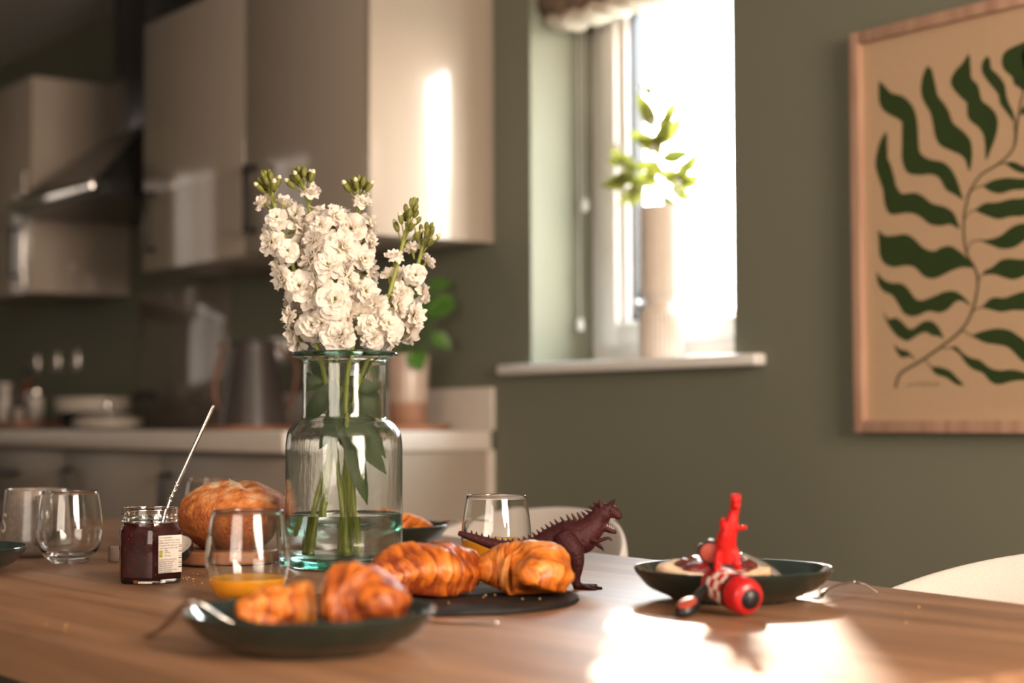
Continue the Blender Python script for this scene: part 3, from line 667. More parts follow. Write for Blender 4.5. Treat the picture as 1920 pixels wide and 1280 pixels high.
bottle(-2.395, -0.29, [(0, 0), (0.026, 0), (0.028, 0.09), (0.020, 0.105), (0, 0.107)], M['white_c'], (0.020, M['steel']), 'pale salt cellar with a shining steel top')
# potted plant near the window
px_, py_ = -0.150, -0.165
br = thing('round_board', 'round reddish wood board under the beige plant pot', 'board', (px_, py_, WT))
bm = bmesh.new(); lathe(bm, rounded([(0, 0), (0.110, 0), (0.112, 0.007), (0.110, 0.015), (0, 0.015)], 0.003), 48); finish(bm, 'disc', M['boardwood'], br, angle=0.6)
M['potglaze'] = mat('beige_glaze', (0.46, 0.33, 0.25, 1), 0.25, coat=0.4, vary=0.12, vscale=14)
M['terracotta'] = mat('bare_clay', (0.32, 0.16, 0.095, 1), 0.7, vary=0.15, vscale=30)
M['soil'] = mat('potting_soil', (0.03, 0.022, 0.015, 1), 0.95, vary=0.4, vscale=80, bump=0.8, bscale=150)
M['leafgreen'] = mat('fresh_green_leaf', (0.085, 0.20, 0.030, 1), 0.4, vary=0.3, vscale=25, translucent=0.2)
pp = thing('potted_plant', 'leafy green plant in a beige glazed pot', 'plant', (px_, py_, WT+0.0155), YAW)
bm = bmesh.new(); lathe(bm, rounded([(0, 0), (0.048, 0), (0.050, 0.055)], 0.004), 40); finish(bm, 'pot_foot', M['terracotta'], pp)
bm = bmesh.new(); lathe(bm, rounded([(0.0500, 0.0555), (0.055, 0.178), (0.051, 0.180), (0.047, 0.10), (0.0, 0.10)], 0.003), 40); finish(bm, 'pot', M['potglaze'], pp)
bm = bmesh.new(); lathe(bm, [(0, 0.165), (0.0495, 0.163)], 30); finish(bm, 'soil', M['soil'], pp)
random.seed(3)
for k, (dx, dy, dz, L, wd) in enumerate([(0.01, -0.03, 0.075, .085, .036), (-0.035, -0.01, 0.06, .07, .030), (0.02, -0.05, -0.005, .07, .032), (0.055, 0.0, 0.10, .085, .030), (0.06, 0.02, 0.17, .075, .022), (-0.05, 0.02, 0.03, .06, .028), (0.07, -0.01, 0.04, .06, .026), (0.03, 0.03, 0.13, .07, .026), (-0.02, 0.03, 0.11, .07, .028), (0.075, 0.01, 0.13, .06, .02), (0.0, 0.02, 0.15, .06, .024)]):
    b0 = Vector((dx*0.3, dy*0.3, 0.165)); b1 = Vector((dx, dy, 0.185+dz))
    bm = bmesh.new(); tube(bm, catmull([b0, (b0+b1)/2+Vector((dx*.2, dy*.2, .01)), b1], 4), 0.0018, 6)
    dr = Vector((dx*1.0+random.uniform(-.02, .02), dy, 0.03 if dz > 0.05 else -0.03)); leaf_mesh(bm, b1-dr.normalized()*0.01, dr, L, wd, up=Vector((0, -1, 0.5)), curl=0.3)
    finish(bm, 'leaf', M['leafgreen'], pp, recalc=False)
# ------------------------------------------------------------------ table ware
M['glass'] = mat('clear_glass', (0.97, 0.98, 0.97, 1), 0.0, trans=1.0, ior=1.46)
M['juice'] = mat('orange_juice', (1.0, 0.44, 0.015, 1), 0.25, sss=0.35, sss_r=(1, .5, .1), vary=0.06, vscale=60)
M['glaze'] = mat('dark_teal_glaze', (0.020, 0.042, 0.038, 1), 0.10, coat=0.7, vary=0.45, vscale=35, spec=0.5)
M['glaze_out'] = mat('olive_teal_glaze', (0.014, 0.022, 0.016, 1), 0.25, coat=0.25, vary=0.3, vscale=25)
M['cutlery'] = mat('polished_cutlery_steel', (0.72, 0.69, 0.66, 1), 0.14, metal=1.0, vary=0.06, vscale=30)
def place(u, v, z=TZ): return onz(u, v, z)

def tumbler(u, v, label, level=None, rz=0.0):
    p = place(u, v); t = thing('glass_tumbler', label, 'glass', (p.x, p.y, TZ), rz, group='stemless glass tumblers')
    R = [(0, 0.0015), (0.018, 0.0005), (0.0235, 0.0), (0.027, 0.003), (0.034, 0.011), (0.0400, 0.023), (0.0432, 0.038), (0.0428, 0.055), (0.0400, 0.077), (0.0367, 0.0945)]
    wall = 0.0011
    inner = [(0.0357, 0.0945), (0.0389, 0.077), (0.0416, 0.055), (0.0420, 0.038), (0.0387, 0.024), (0.032, 0.0145), (0.020, 0.0105), (0, 0.0095)]
    oc = catmull([(a, 0, b) for a, b in R[2:]], 4); ic = catmull([(a, 0, b) for a, b in inner], 4)
    prof = R[:2]+[(q.x, q.z) for q in oc]+[(0.0364, 0.0952), (0.0360, 0.0952)]+[(q.x, q.z) for q in ic]
    prof[-1] = (0, 0.0095)
    bm = bmesh.new(); lathe(bm, prof, 72); finish(bm, 'bowl', M['glass'], t)
    if level:
        ins = [(q.x, q.z) for q in ic][::-1]; pr = [(0, 0.0098)]
        for r, z in ins:
            if 0 < r and z < level: pr.append((r+0.00025, z-0.0001))
        # radius at the surface
        for (r0, z0), (r1, z1) in zip(ins, ins[1:]):
            if z0 <= level <= z1: rl = r0+(r1-r0)*(level-z0)/(z1-z0+1e-9)
        pr += [(rl+0.0002, level+0.0006), (rl-0.0015, level), (0, level)]
        bm = bmesh.new(); lathe(bm, pr, 72); finish(bm, 'juice', M['juice'], t)
    return t
tumbler(464, 1129, 'nearest glass tumbler, with a little orange juice, beside the plate of croissant halves', 0.0255)
tumbler(130, 1055, 'empty glass tumbler in front of the grey mug')
tumbler(931, 1073, 'glass tumbler of juice behind the dark red toy dinosaur', 0.040)
tumbler(396, 1010, 'glass tumbler half hidden behind the round loaf', 0.056)

def plate(u, v, label, z=TZ, rz=0.0):
    p = place(u, v, z); t = thing('side_plate', label, 'plate', (p.x, p.y, z), rz, group='dark green glazed side plates')
    bm = bmesh.new(); lathe(bm, rounded([(0, 0.003), (0.050, 0.003), (0.052, 0), (0.062, 0), (0.066, 0.004), (0.088, 0.013), (0.1015, 0.0285), (0.1035, 0.0335)], 0.006, 4), 96); finish(bm, 'underside', M['glaze_out'], t)
    bm = bmesh.new(); lathe(bm, rounded([(0.1035, 0.0335), (0.1027, 0.0348), (0.1008, 0.0338), (0.086, 0.0175), (0.066, 0.0085), (0, 0.0075)], 0.004, 4), 96); finish(bm, 'glazed_well', M['glaze'], t)
    return t
PL_F = plate(581, 1219, 'nearest dark green plate, carrying two croissant halves')
PL_R = plate(1375, 1124, 'dark green plate with jam bread in the patch of sunlight')
PL_B = plate(711, 1026, 'dark green plate behind the flower vase')
PL_L = plate(-112, 1077, 'dark green plate cut off at the left photo edge')

# ---- mug
M['mug'] = mat('grey_speckled_stoneware', (0.23, 0.185, 0.155, 1), 0.28, coat=0.45, vary=0.25, vscale=160)
M['mugmark'] = mat('cream_mug_letter', (0.62, 0.54, 0.44, 1), 0.5, vary=0.05, vscale=80)
p = place(67, 1041); mg = thing('stoneware_mug', 'grey speckled mug with a cream letter behind the empty tumbler', 'mug', (p.x, p.y, TZ), YAW)
bm = bmesh.new(); lathe(bm, rounded([(0, 0.002), (0.042, 0.0), (0.0485, 0.006), (0.0490, 0.020), (0.0425, 0.092), (0.0405, 0.094), (0.0390, 0.090), (0.0445, 0.020), (0.040, 0.008), (0, 0.007)], 0.004, 4), 64); finish(bm, 'cup', M['mug'], mg)
hd_ = math.radians(-66); hx, hy = math.cos(hd_), math.sin(hd_)
bm = bmesh.new(); tube(bm, catmull([(hx*0.042, hy*0.042, 0.080), (hx*0.062, hy*0.062, 0.081), (hx*0.074, hy*0.074, 0.062), (hx*0.070, hy*0.070, 0.034), (hx*0.046, hy*0.046, 0.020)], 8), 0.0105, 14, flat=0.48); finish(bm, 'handle', M['mug'], mg)
def text_mesh(body, size, extrude=0.0):
    cu = bpy.data.curves.new('txt', 'FONT'); cu.body = body; cu.size = size; cu.extrude = extrude; cu.align_x = 'CENTER'; cu.align_y = 'CENTER'; cu.resolution_u = 4
    o = bpy.data.objects.new('txt', cu); C.objects.link(o); dg = bpy.context.evaluated_depsgraph_get(); me = bpy.data.meshes.new_from_object(o.evaluated_get(dg))
    bpy.data.objects.remove(o); bpy.data.curves.remove(cu)
    b = bmesh.new(); b.from_mesh(me); bpy.data.meshes.remove(me); return b
b = text_mesh('S', 0.038, 0.0); a0 = math.radians(-141)
bmesh.ops.subdivide_edges(b, edges=b.edges, cuts=1)
for v in b.verts:
    th = a0+v.co.x*0.95/0.0463; z = 0.046+v.co.y; rr = 0.0490-(z-0.020)*(0.0065/0.072)+0.0004; v.co = Vector((rr*math.cos(th), rr*math.sin(th), z))
finish(b, 'letter_mark', M['mugmark'], mg, smooth=False)

# ---- jam jar
M['jam'] = mat('raspberry_jam', (0.070, 0.0012, 0.004, 1), 0.3, spec=0.2, vary=0.6, vscale=140)
M['seed'] = mat('jam_seed', (0.36, 0.022, 0.016, 1), 0.4, vary=0.2, vscale=200)
M['paperlabel'] = mat('white_label_paper', (0.66, 0.60, 0.55, 1), 0.6, vary=0.03, vscale=90)
M['ink'] = mat('black_print_ink', (0.02, 0.018, 0.018, 1), 0.6, vary=0.1, vscale=90)
M['greenink'] = mat('lime_print_ink', (0.30, 0.33, 0.05, 1), 0.6, vary=0.1, vscale=90)
JC = place(281, 1091); JR = YAW
jr = thing('jam_jar', 'open six sided glass jar of red jam with a small white label', 'jar', (JC.x, JC.y, TZ), JR)
def hexring(R, z, n=60, a0=math.radians(-90+16), rnd=0.0):
    out = []
    for k in range(n):
        a = 2*PI*k/n; sec = PI/3; m_ = (a+sec/2) % sec - sec/2
        m_ = ((a) % sec)-sec/2
        r = R*math.cos(sec/2)/math.cos(m_); r = min(r, R*0.985); r = r*(1-rnd)+R*0.93*rnd
        out.append((r*math.cos(a+a0), r*math.sin(a+a0), z))
    return out
def loft(bm, rings, mi=0, cap0=True, cap1=True):
    V = [[bm.verts.new(q) for q in r] for r in rings]; n = len(V[0])
    for a, b in zip(V, V[1:]):
        for k in range(n): f = bm.faces.new((a[k], a[(k+1) % n], b[(k+1) % n], b[k])); f.material_index = mi
    if cap0: f = bm.faces.new(V[0]); f.material_index = mi
    if cap1: f = bm.faces.new(V[-1]); f.material_index = mi
    return V
def circ(R, z, n=60): return [(R*math.cos(2*PI*k/n+math.radians(-74)), R*math.sin(2*PI*k/n+math.radians(-74)), z) for k in range(n)]
bm = bmesh.new()
outer = [hexring(0.034, 0.0), hexring(0.0385, 0.0015), hexring(0.0400, 0.005), hexring(0.0402, 0.058), hexring(0.0395, 0.062), hexring(0.036, 0.0655, rnd=0.6), circ(0.0322, 0.0672), circ(0.0318, 0.0700), circ(0.0338, 0.0712), circ(0.0338, 0.0735), circ(0.0322, 0.0745), circ(0.0322, 0.0785), circ(0.0334, 0.0795), circ(0.0332, 0.0862), circ(0.0322, 0.0872)]
inner = [circ(0.0312, 0.0868), circ(0.0306, 0.080), circ(0.0304, 0.068), hexring(0.0345, 0.0645, rnd=0.6), hexring(0.0378, 0.060), hexring(0.0380, 0.008), hexring(0.034, 0.0055)]
loft(bm, outer+inner); finish(bm, 'glass_body', M['glass'], jr, angle=0.5)
bm = bmesh.new()
loft(bm, [hexring(0.0342, 0.0056), hexring(0.0382, 0.0081), hexring(0.0382, 0.060), hexring(0.0348, 0.0644, rnd=0.6), circ(0.0307, 0.0672), circ(0.0307, 0.0702), circ(0.028, 0.0692), circ(0.012, 0.0675)])
finish(bm, 'jam', M['jam'], jr, angle=0.6)
random.seed(4); bm = bmesh.new()
for k in range(150):
    a = random.uniform(0, 2*PI); q = hexring(0.0383, 0)[int(a/(2*PI)*60) % 60]; z = random.uniform(0.010, 0.060)
    ellipsoid(bm, (q[0]*0.997, q[1]*0.997, z), (0.0007, 0.0007, 0.0010), 6, 5)
o = finish(bm, 'seeds', M['seed'], jr); o['kind'] = 'stuff'
# label on the facet that faces right of the view
fa = math.radians(-90+16+30); n_ = Vector((math.cos(fa), math.sin(fa), 0)); tg = Vector((-n_.y, n_.x, 0)); ap = 0.0402*math.cos(PI/6)+0.0007
LM = Matrix(((tg.x, 0, n_.x, n_.x*ap), (tg.y, 0, n_.y, n_.y*ap), (0, 1, 0, 0.0345), (0, 0, 0, 1)))
bm = bmesh.new(); polyfill(bm, [(-0.0125, -0.0215, 0), (0.0195, -0.0215, 0), (0.0195, 0.0215, 0), (-0.0125, 0.0215, 0)], thick=0.0002); bmesh.ops.transform(bm, matrix=LM, verts=bm.verts)
lb = finish(bm, 'label', M['paperlabel'], jr, smooth=False)
bm = bmesh.new()
def ltxt(s, x, y, size):
    b = text_mesh(s, size); xs = [v.co.x for v in b.verts]; mn = min(xs)
    for v in b.verts: v.co = Vector((v.co.x-mn+x, v.co.y+y, 0.00035))
    merge(bm, b, 0)
for i, s in enumerate(['Our Ingredients:', 'Sugar, Raspberries, Lemon', 'Gelling Agent: Pectin, Juice', 'Prepared with 45g fruit, 100g', 'Total sugar content 65g']): ltxt(s, -0.0115, 0.0190-i*0.0030, 0.0026)
ltxt('100%', -0.0045, 0.0040, 0.0026); ltxt('All fruit', -0.0045, 0.0018, 0.0026); ltxt('All fresh', -0.0045, -0.0018, 0.0026)
for i, s in enumerate(['Produced in small batches', 'Refrigerate once open', 'Best before: see lid', 'Made in the country', 'Keep cool and dry', 'Shake off, spread on toast', 'www.raspberryjam']): ltxt(s, -0.0115, -0.0060-i*0.0024, 0.0023)
for i, (wd) in enumerate([.0012, .0005, .0009, .0004, .0013, .0006, .0004, .0011, .0005, .0009]): box(bm, 0.0150, -0.016+i*0.0026, 0.0003, 0.0192, -0.016+i*0.0026+wd, 0.0004)
bmesh.ops.transform(bm, matrix=LM, verts=bm.verts); finish(bm, 'label_print', M['ink'], lb, smooth=False)
bm = bmesh.new()
for y in (0.0008, -0.0034): box(bm, -0.0115, y, 0.0003, -0.0070, y+0.0038, 0.0004)
bmesh.ops.transform(bm, matrix=LM, verts=bm.verts); finish(bm, 'label_emblems', M['greenink'], lb, smooth=False)
# spoon standing in the jar
sp0 = JC+Vector((0, 0, 0)); sp0.z = TZ
def jpx(u, v, b=0.0): return local_px(u, v, (JC.x, JC.y, TZ), b)
spn = thing('long_spoon', 'long handled steel spoon standing in the open jam jar', 'spoon', (JC.x, JC.y, TZ), 0)
a_, b_, c_, d_ = jpx(297, 1000, -0.004), jpx(318, 938, 0.004), jpx(333, 905, 0.006), jpx(399, 762, 0.012)
bm = bmesh.new(); tube(bm, catmull([a_, b_], 4), [0.0022, 0.0022], 8)
P = catmull([b_, c_], 24); prev = None
for k in range(len(P)):      # the twisted section of the handle
    pass
tube(bm, catmull([b_, c_, d_], 14), [0.0016, 0.0019, 0.0021, 0.0023, 0.0026], 10)
finish(bm, 'handle', M['cutlery'], spn)
bm = bmesh.new(); ax = (c_-b_).normalized(); sd_ = ax.orthogonal().normalized()
for k in range(2):
    pth = []
    for i in range(25):
        t_ = i/24; q = b_*(1-t_)+c_*t_; ang = 2*PI*1.6*t_+PI*k
        pth.append(q+(sd_*math.cos(ang)+ax.cross(sd_)*math.sin(ang))*0.0019)
    tube(bm, pth, 0.0012, 6)
finish(bm, 'twist', M['cutlery'], spn)
bm = bmesh.new(); ellipsoid(bm, a_+(a_-b_).normalized()*0.008, (0.008, 0.003, 0.012), 14, 8, M=(a_-b_).to_track_quat('Z', 'Y').to_matrix()); finish(bm, 'bowl', M['cutlery'], spn)

# ---- the jar's lid and a small pot behind the jar
M['lidout'] = mat('black_lid_lacquer', (0.010, 0.010, 0.011, 1), 0.2, coat=0.5, vary=0.2, vscale=30)
M['lidin'] = mat('white_lid_lining', (0.62, 0.55, 0.48, 1), 0.35, coat=0.2, vary=0.06, vscale=40)
p = place(312, 1068); jl = thing('jar_lid', 'black jar lid lying lining up behind the jam jar, smeared with jam', 'lid', (p.x, p.y, TZ+0.0175), YAW)
jl.rotation_euler = (math.radians(24), math.radians(-6), YAW)
bm = bmesh.new(); lathe(bm, rounded([(0, 0), (0.0325, 0), (0.0350, 0.004), (0.0352, 0.0135), (0.0340, 0.0140), (0.0336, 0.0125)], 0.002), 48); finish(bm, 'shell', M['lidout'], jl)
bm = bmesh.new(); lathe(bm, rounded([(0.0335, 0.0125), (0.0330, 0.004), (0.031, 0.002), (0, 0.002)], 0.002), 48); finish(bm, 'lining', M['lidin'], jl)
bm = bmesh.new(); ellipsoid(bm, (0.026, -0.012, 0.0025), (0.006, 0.004, 0.0012), 12, 8); ellipsoid(bm, (0.021, -0.015, 0.0025), (0.004, 0.003, 0.001), 10, 6); finish(bm, 'jam_smear', M['jam'], jl)
M['clay'] = mat('grey_brown_clay', (0.16, 0.115, 0.090, 1), 0.7, vary=0.25, vscale=60, bump=0.2, bscale=150)
p = place(232, 1052); cp = thing('clay_salt_pot', 'low grey brown clay pot peeking out left of the jam jar', 'pot', (p.x, p.y, TZ))
bm = bmesh.new(); lathe(bm, rounded([(0, 0), (0.0195, 0), (0.0205, 0.003), (0.0205, 0.0185), (0.0185, 0.0205), (0.0165, 0.0185), (0.016, 0.010), (0, 0.008)], 0.002), 40); finish(bm, 'body', M['clay'], cp)

# ---- bread board and loaf
p = place(434, 1056); lbd = thing('bread_board', 'small round brown board under the loaf', 'board', (p.x, p.y, TZ), YAW)
bm = bmesh.new(); lathe(bm, rounded([(0, 0.0), (0.072, 0.0), (0.073, 0.003)], 0.001), 64); finish(bm, 'base', M['lidout'], lbd)
bm = bmesh.new(); lathe(bm, rounded([(0.073, 0.003), (0.075, 0.005), (0.075, 0.018), (0.073, 0.020), (0, 0.020)], 0.002), 64); finish(bm, 'disc', M['boardwood'], lbd, angle=0.6)
LOAF = (p.x+EX.x*0.004, p.y+EX.y*0.004, TZ+0.0195)
M['crust'] = attr_mat('bread_crust', (0.27, 0.068, 0.012, 1), (0.60, 0.40, 0.25, 1), 0.7, bump=0.9, bscale=230, bdist=0.004, nmix=0.5, nscale=70, c2=(0.55, 0.185, 0.045, 1))
lf = bmesh.new(); bmesh.ops.create_uvsphere(lf, u_segments=160, v_segments=96, radius=1.0)
tones = []
for v in lf.verts:
    n = v.co.copy(); h = n.z
    lump = 0.035*noise.noise(n*2.2+Vector((3, 1, 7)))+0.018*noise.noise(n*6)
    px, pz = n.x, n.z
    # two crossing score lines on the crown that opened while baking
    d1 = abs(n.x*0.95+n.y*0.3-0.06+0.05*noise.noise(n*4)); d2 = abs(n.y*0.95-n.x*0.25+0.05*noise.noise(n*4+Vector((5, 5, 5))))
    g = (math.exp(-(d1/0.085)**2)+0.8*math.exp(-(d2/0.085)**2))*max(0, h-0.30)
    r = 1+lump-0.13*g+0.05*math.exp(-((min(d1, d2)-0.17)/0.09)**2)*max(0, h)
    R_ = Vector((0.0755, 0.0745, 0.0)); zz = 0.042+0.047*h*r if h > 0 else 0.042+0.042*max(-1.0, h*1.25)
    bulge = 1.0 if h > 0 else 1.0-0.10*h*h*2.0
    v.co = Vector((n.x*R_.x*r*bulge, n.y*R_.y*r*bulge, zz))
    flour = max(0, h-0.05)*(0.75+0.9*noise.noise(n*5+Vector((9, 2, 4))))*1.15+0.35*g
    tones.append(min(1, max(0, 0.10+flour*0.8)))
me_l = finish(lf, 'bread_loaf', M['crust'], recalc=True)
at_ = me_l.data.attributes.new('tone', 'FLOAT', 'POINT')
for i, tv in enumerate(tones): at_.data[i].value = tv
me_l.location = LOAF; me_l.rotation_euler = (0, 0, YAW+0.15)
tag(me_l, 'round crusty loaf dusted with flour, behind the jam jar', 'bread')

# ---- slate
M['slate'] = mat('black_slate', (0.012, 0.011, 0.011, 1), 0.6, spec=0.3, vary=0.3, vscale=30, bump=0.5, bscale=60, bdist=0.002)
p = place(836, 1127); SLC = Vector((p.x, p.y, TZ))
random.seed(8); bm = bmesh.new(); n = 140; ra, rb = [], []
edge = [0.1385+0.0010*noise.noise(Vector((math.cos(2*PI*k/n)*9, math.sin(2*PI*k/n)*9, 0)))+random.uniform(-.0005, .0005) for k in range(n)]
def rg(sc, z): return [(edge[k]*sc*math.cos(2*PI*k/n), edge[k]*sc*math.sin(2*PI*k/n), z) for k in range(n)]
loft(bm, [rg(0.985, 0.0), rg(1.0, 0.0022), rg(0.992, 0.0052), rg(0.975, 0.0062)])
sl = finish(bm, 'slate_board', M['slate'], angle=0.5); sl.location = SLC; tag(sl, 'round black slate board under two whole croissants', 'board')
SLZ = TZ+0.0062

# ---- croissants
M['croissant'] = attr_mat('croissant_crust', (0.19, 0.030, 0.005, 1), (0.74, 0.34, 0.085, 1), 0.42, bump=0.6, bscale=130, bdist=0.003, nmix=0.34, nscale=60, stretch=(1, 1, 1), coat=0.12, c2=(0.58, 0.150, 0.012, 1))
M['crumb'] = mat('croissant_crumb', (0.72, 0.42, 0.15, 1), 0.75, vary=0.45, vscale=110, bump=0.9, bscale=110, bdist=0.004)
def croissant_bm(axis, rad, bands=9, seed=0, t0=0.0, t1=1.0, na=170, nr=44, squash=0.84, ridge=0.085, spin=0.6, base_tone=0.5, lump=0.17):
    """axis: points of the roll's centre line seen from above; bands of rolled dough step down towards both tips"""
    A = catmull([Vector((x, y, 0)) for x, y in axis], 40); rng = random.Random(seed); off = Vector((seed*3.1, seed*1.7, 0))
    bm = bmesh.new(); rings = []; tones = []
    fr = None
    for i in range(na+1):
        t = t0+(t1-t0)*i/na; k = t*(len(A)-1); j = min(int(k), len(A)-2); c = A[j]*(1-(k-j))+A[j+1]*(k-j)
        tan = (A[j+1]-A[j]).normalized(); side = Vector((-tan.y, tan.x, 0))
        base = rad*(0.16+0.84*max(0.0, math.sin(PI*(0.03+0.94*t)))**0.75)
        ring = []; row = []
        for q in range(nr):
            ph = 2*PI*q/nr; ct, stt = math.cos(ph), math.sin(ph)
            # dough edges wind obliquely round the roll, mirrored about its middle
            s = abs(t-0.5+0.02*noise.noise(Vector((t*9, seed, 1))))*2*bands*0.5+spin*math.sin(ph+0.5*seed)*0.55+0.55*noise.noise(Vector((ct*1.2, stt*1.2, t*7))+off)
            f = s-math.floor(s); step = (1-f)**1.6 if f < 0.93 else (f-0.93)/0.07*1.0
            nn = noise.noise(Vector((ct*1.6, stt*1.6, t*5))+off); n2 = noise.noise(Vector((ct*5, stt*5, t*16))+off)
            n3 = noise.noise(Vector((ct*2.5, stt*2.5, t*60))+off)
            r = base*(1-ridge*0.55+ridge*step*(0.6+0.8*nn)+lump*nn+0.05*n2+0.022*n3)
            y = r*ct; z = r*stt*squash
            if z < -base*0.55: z = -base*0.55+(z+base*0.55)*0.12
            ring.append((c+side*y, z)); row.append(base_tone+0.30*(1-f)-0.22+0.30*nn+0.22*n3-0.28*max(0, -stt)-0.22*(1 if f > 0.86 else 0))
        rings.append((ring, base)); tones += row
    zmin = min(z for ring, b in rings for _, z in ring)
    V = [[bm.verts.new((p_.x, p_.y, z-zmin)) for p_, z in ring] for ring, b in rings]
    for a, b in zip(V, V[1:]):
        for k in range(nr): bm.faces.new((a[k], a[(k+1) % nr], b[(k+1) % nr], b[k]))
    return bm, V, tones
def set_tone(o, tones):
    a = o.data.attributes.new('tone', 'FLOAT', 'POINT')
    for i in range(len(o.data.vertices)): a.data[i].value = min(1, max(0, tones[i] if i < len(tones) else 0.5))
def croissant(label, loc, rz, axis, rad, seed, parent_z, **kw):
    bm, V, tones = croissant_bm(axis, rad, seed=seed, **kw)
    for rgs in (V[0], V[-1]): bm.faces.new(rgs)
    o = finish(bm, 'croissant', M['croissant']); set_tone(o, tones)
    o.location = (loc[0], loc[1], parent_z); o.rotation_euler = (0, 0, rz); tag(o, label, 'croissant', 'whole croissants'); return o
# positions on the slate; local x runs right in the picture, local y away from the camera
p = place(797, 1117, SLZ); croissant('left whole croissant on the slate, its tip towards the near plate', p, YAW, [(-0.050, -0.052), (-0.026, -0.020), (0.008, 0.004), (0.030, 0.028), (0.034, 0.058)], 0.040, 2, SLZ, bands=8, base_tone=0.40)
p = place(992, 1115, SLZ); croissant('right whole croissant on the slate, one tip pointing at the camera', p, YAW, [(-0.056, 0.018), (-0.030, 0.022), (0.002, 0.012), (0.012, -0.020), (-0.002, -0.052)], 0.040, 5, SLZ, bands=8, base_tone=0.60)
PB = PL_B.location; croissant('whole croissant on the plate behind the flower vase', (PB.x+EX.x*0.028-EY.x*0.016, PB.y+EX.y*0.028-EY.y*0.016), YAW, [(-0.064, -0.012), (-0.03, 0.012), (0.012, 0.014), (0.050, -0.010)], 0.031, 7, PB.z+0.0085, bands=8)
def half(label, loc, rz, axis, rad, seed, z, t0, t1, **kw):
    bm, V, tones = croissant_bm(axis, rad, seed=seed, t0=t0, t1=t1, na=100, **kw)
    cut = V[0] if t0 > 0 else V[-1]; other = V[-1] if t0 > 0 else V[0]; bm.faces.new(other)
    c = Vector((0, 0, 0))
    for v in cut: c += v.co
    c /= len(cut); cv = [v.co.copy() for v in cut]
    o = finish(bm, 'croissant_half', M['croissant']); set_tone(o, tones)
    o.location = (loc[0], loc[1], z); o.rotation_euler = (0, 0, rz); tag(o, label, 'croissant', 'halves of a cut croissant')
    b = bmesh.new(); rings = []; nrm = None
    nrm = (cv[0]-c).cross(cv[len(cv)//4]-c).normalized()
    for s in (1.0, 0.9, 0.75, 0.58, 0.4, 0.22):
        rings.append([b.verts.new(c+(q-c)*s+nrm*(0.0022*noise.noise((c+(q-c)*s)*120)+(0 if s == 1 else 0.0006))) for q in cv])
    ctr = b.verts.new(c)
    for r0, r1 in zip(rings, rings[1:]):
        for k in range(len(r0)): b.faces.new((r0[k], r0[(k+1) % len(r0)], r1[(k+1) % len(r0)], r1[k]))
    for k in range(len(rings[-1])): b.faces.new((rings[-1][k], rings[-1][(k+1) % len(rings[-1])], ctr))
    finish(b, 'cut_face', M['crumb'], o)
    return o
PF = PL_F.location; zpf = TZ+0.0115
def on_front(u, v): return place(u, v, zpf)
q = on_front(612, 1180)
half('pale torn croissant half lying left on the nearest plate', (q.x-EX.x*0.030+EY.x*0.014, q.y-EX.y*0.030+EY.y*0.014), YAW, [(-0.046, -0.016), (-0.018, -0.006), (0.020, 0.008), (0.065, 0.016), (0.11, 0.02)], 0.0275, 11, zpf, 0.0, 0.46, base_tone=0.62, lump=0.30, ridge=0.10)
half('dark glossy croissant half leaning right on the nearest plate', (q.x+EX.x*0.012, q.y+EX.y*0.012), YAW, [(-0.07, 0.024), (-0.036, 0.016), (0.002, 0.006), (0.030, -0.010), (0.038, -0.034)], 0.039, 14, zpf, 0.47, 1.0, bands=9, base_tone=0.30)

# ---- cutlery
def blade(bm, path, w, th, up=EZ):
    P = [Vector(q) for q in path]; prev = None; L = len(P)
    ws = w if hasattr(w, '__len__') else [w]*L
    if len(ws) != L: ws = interp(ws, L)
    rings = []
    for i, q in enumerate(P):
        d = (P[min(i+1, L-1)]-P[max(i-1, 0)]).normalized(); s = d.cross(up).normalized(); nn = s.cross(d)
        rings.append([q+s*(ws[i]*math.cos(a))+nn*(th*math.sin(a)) for a in [2*PI*k/12 for k in range(12)]])
    loft(bm, rings)
def fork(label, pts, roll_up=EZ, tine_curve=0.010, head=0.052, tine_from=0.35):
    """pts: handle end ... neck, then the head direction continues to the tine tips"""
    P = catmull(pts, 10); t = thing('table_fork', label, 'fork', P[0], 0, group='steel forks'); o0 = P[0]
    cut = int(len(P)*0.66); L = [q-o0 for q in P]
    bm = bmesh.new(); blade(bm, L[:cut+1], [0.0055, 0.0048, 0.0036, 0.0030], 0.0014, roll_up); finish(bm, 'handle', M['cutlery'], t)
    hd_p = L[cut:]; k = max(2, int(len(hd_p)*0.42)); bm = bmesh.new(); blade(bm, hd_p[:k+1], [0.0030, 0.0075, 0.0100, 0.0105], 0.0011, roll_up); finish(bm, 'head', M['cutlery'], t)
    tp = hd_p[k:]
    for j in range(4):
        off = (j-1.5)*0.0058; pth = []
        for i, q in enumerate(tp):
            d = (tp[min(i+1, len(tp)-1)]-tp[max(i-1, 0)]).normalized(); s = d.cross(roll_up).normalized(); pth.append(q+s*off)
        bm = bmesh.new(); tube(bm, pth, [0.0016, 0.0015, 0.0008], 8); finish(bm, 'tine', M['cutlery'], t)
    return t
rt = place(1534, 1128); he = place(1645, 1109, TZ+0.003); tip = local_px(1462, 1094, rt, -0.004)+rt
m1 = local_px(1592, 1092, rt, 0.075)+rt
fork('fork leaning with raised tines at the right of the sunlit plate', [he, (he+m1)/2+Vector((0, 0, 0.004)), m1, local_px(1550, 1106, rt, 0.022)+rt, rt+Vector((0, 0, 0.0035)), local_px(1500, 1113, rt, -0.003)+rt, tip])
PFz = PL_F.location
l0 = place(278, 1191, TZ+0.002); l1 = local_px(348, 1166, PFz, 0.02)+PFz
l2 = PFz-EX*0.075+EY*0.03+Vector((0, 0, 0.0225)); l3 = PFz-EX*0.045+EY*0.04+Vector((0, 0, 0.012)); l4 = PFz-EX*0.015+EY*0.05+Vector((0, 0, 0.0108))
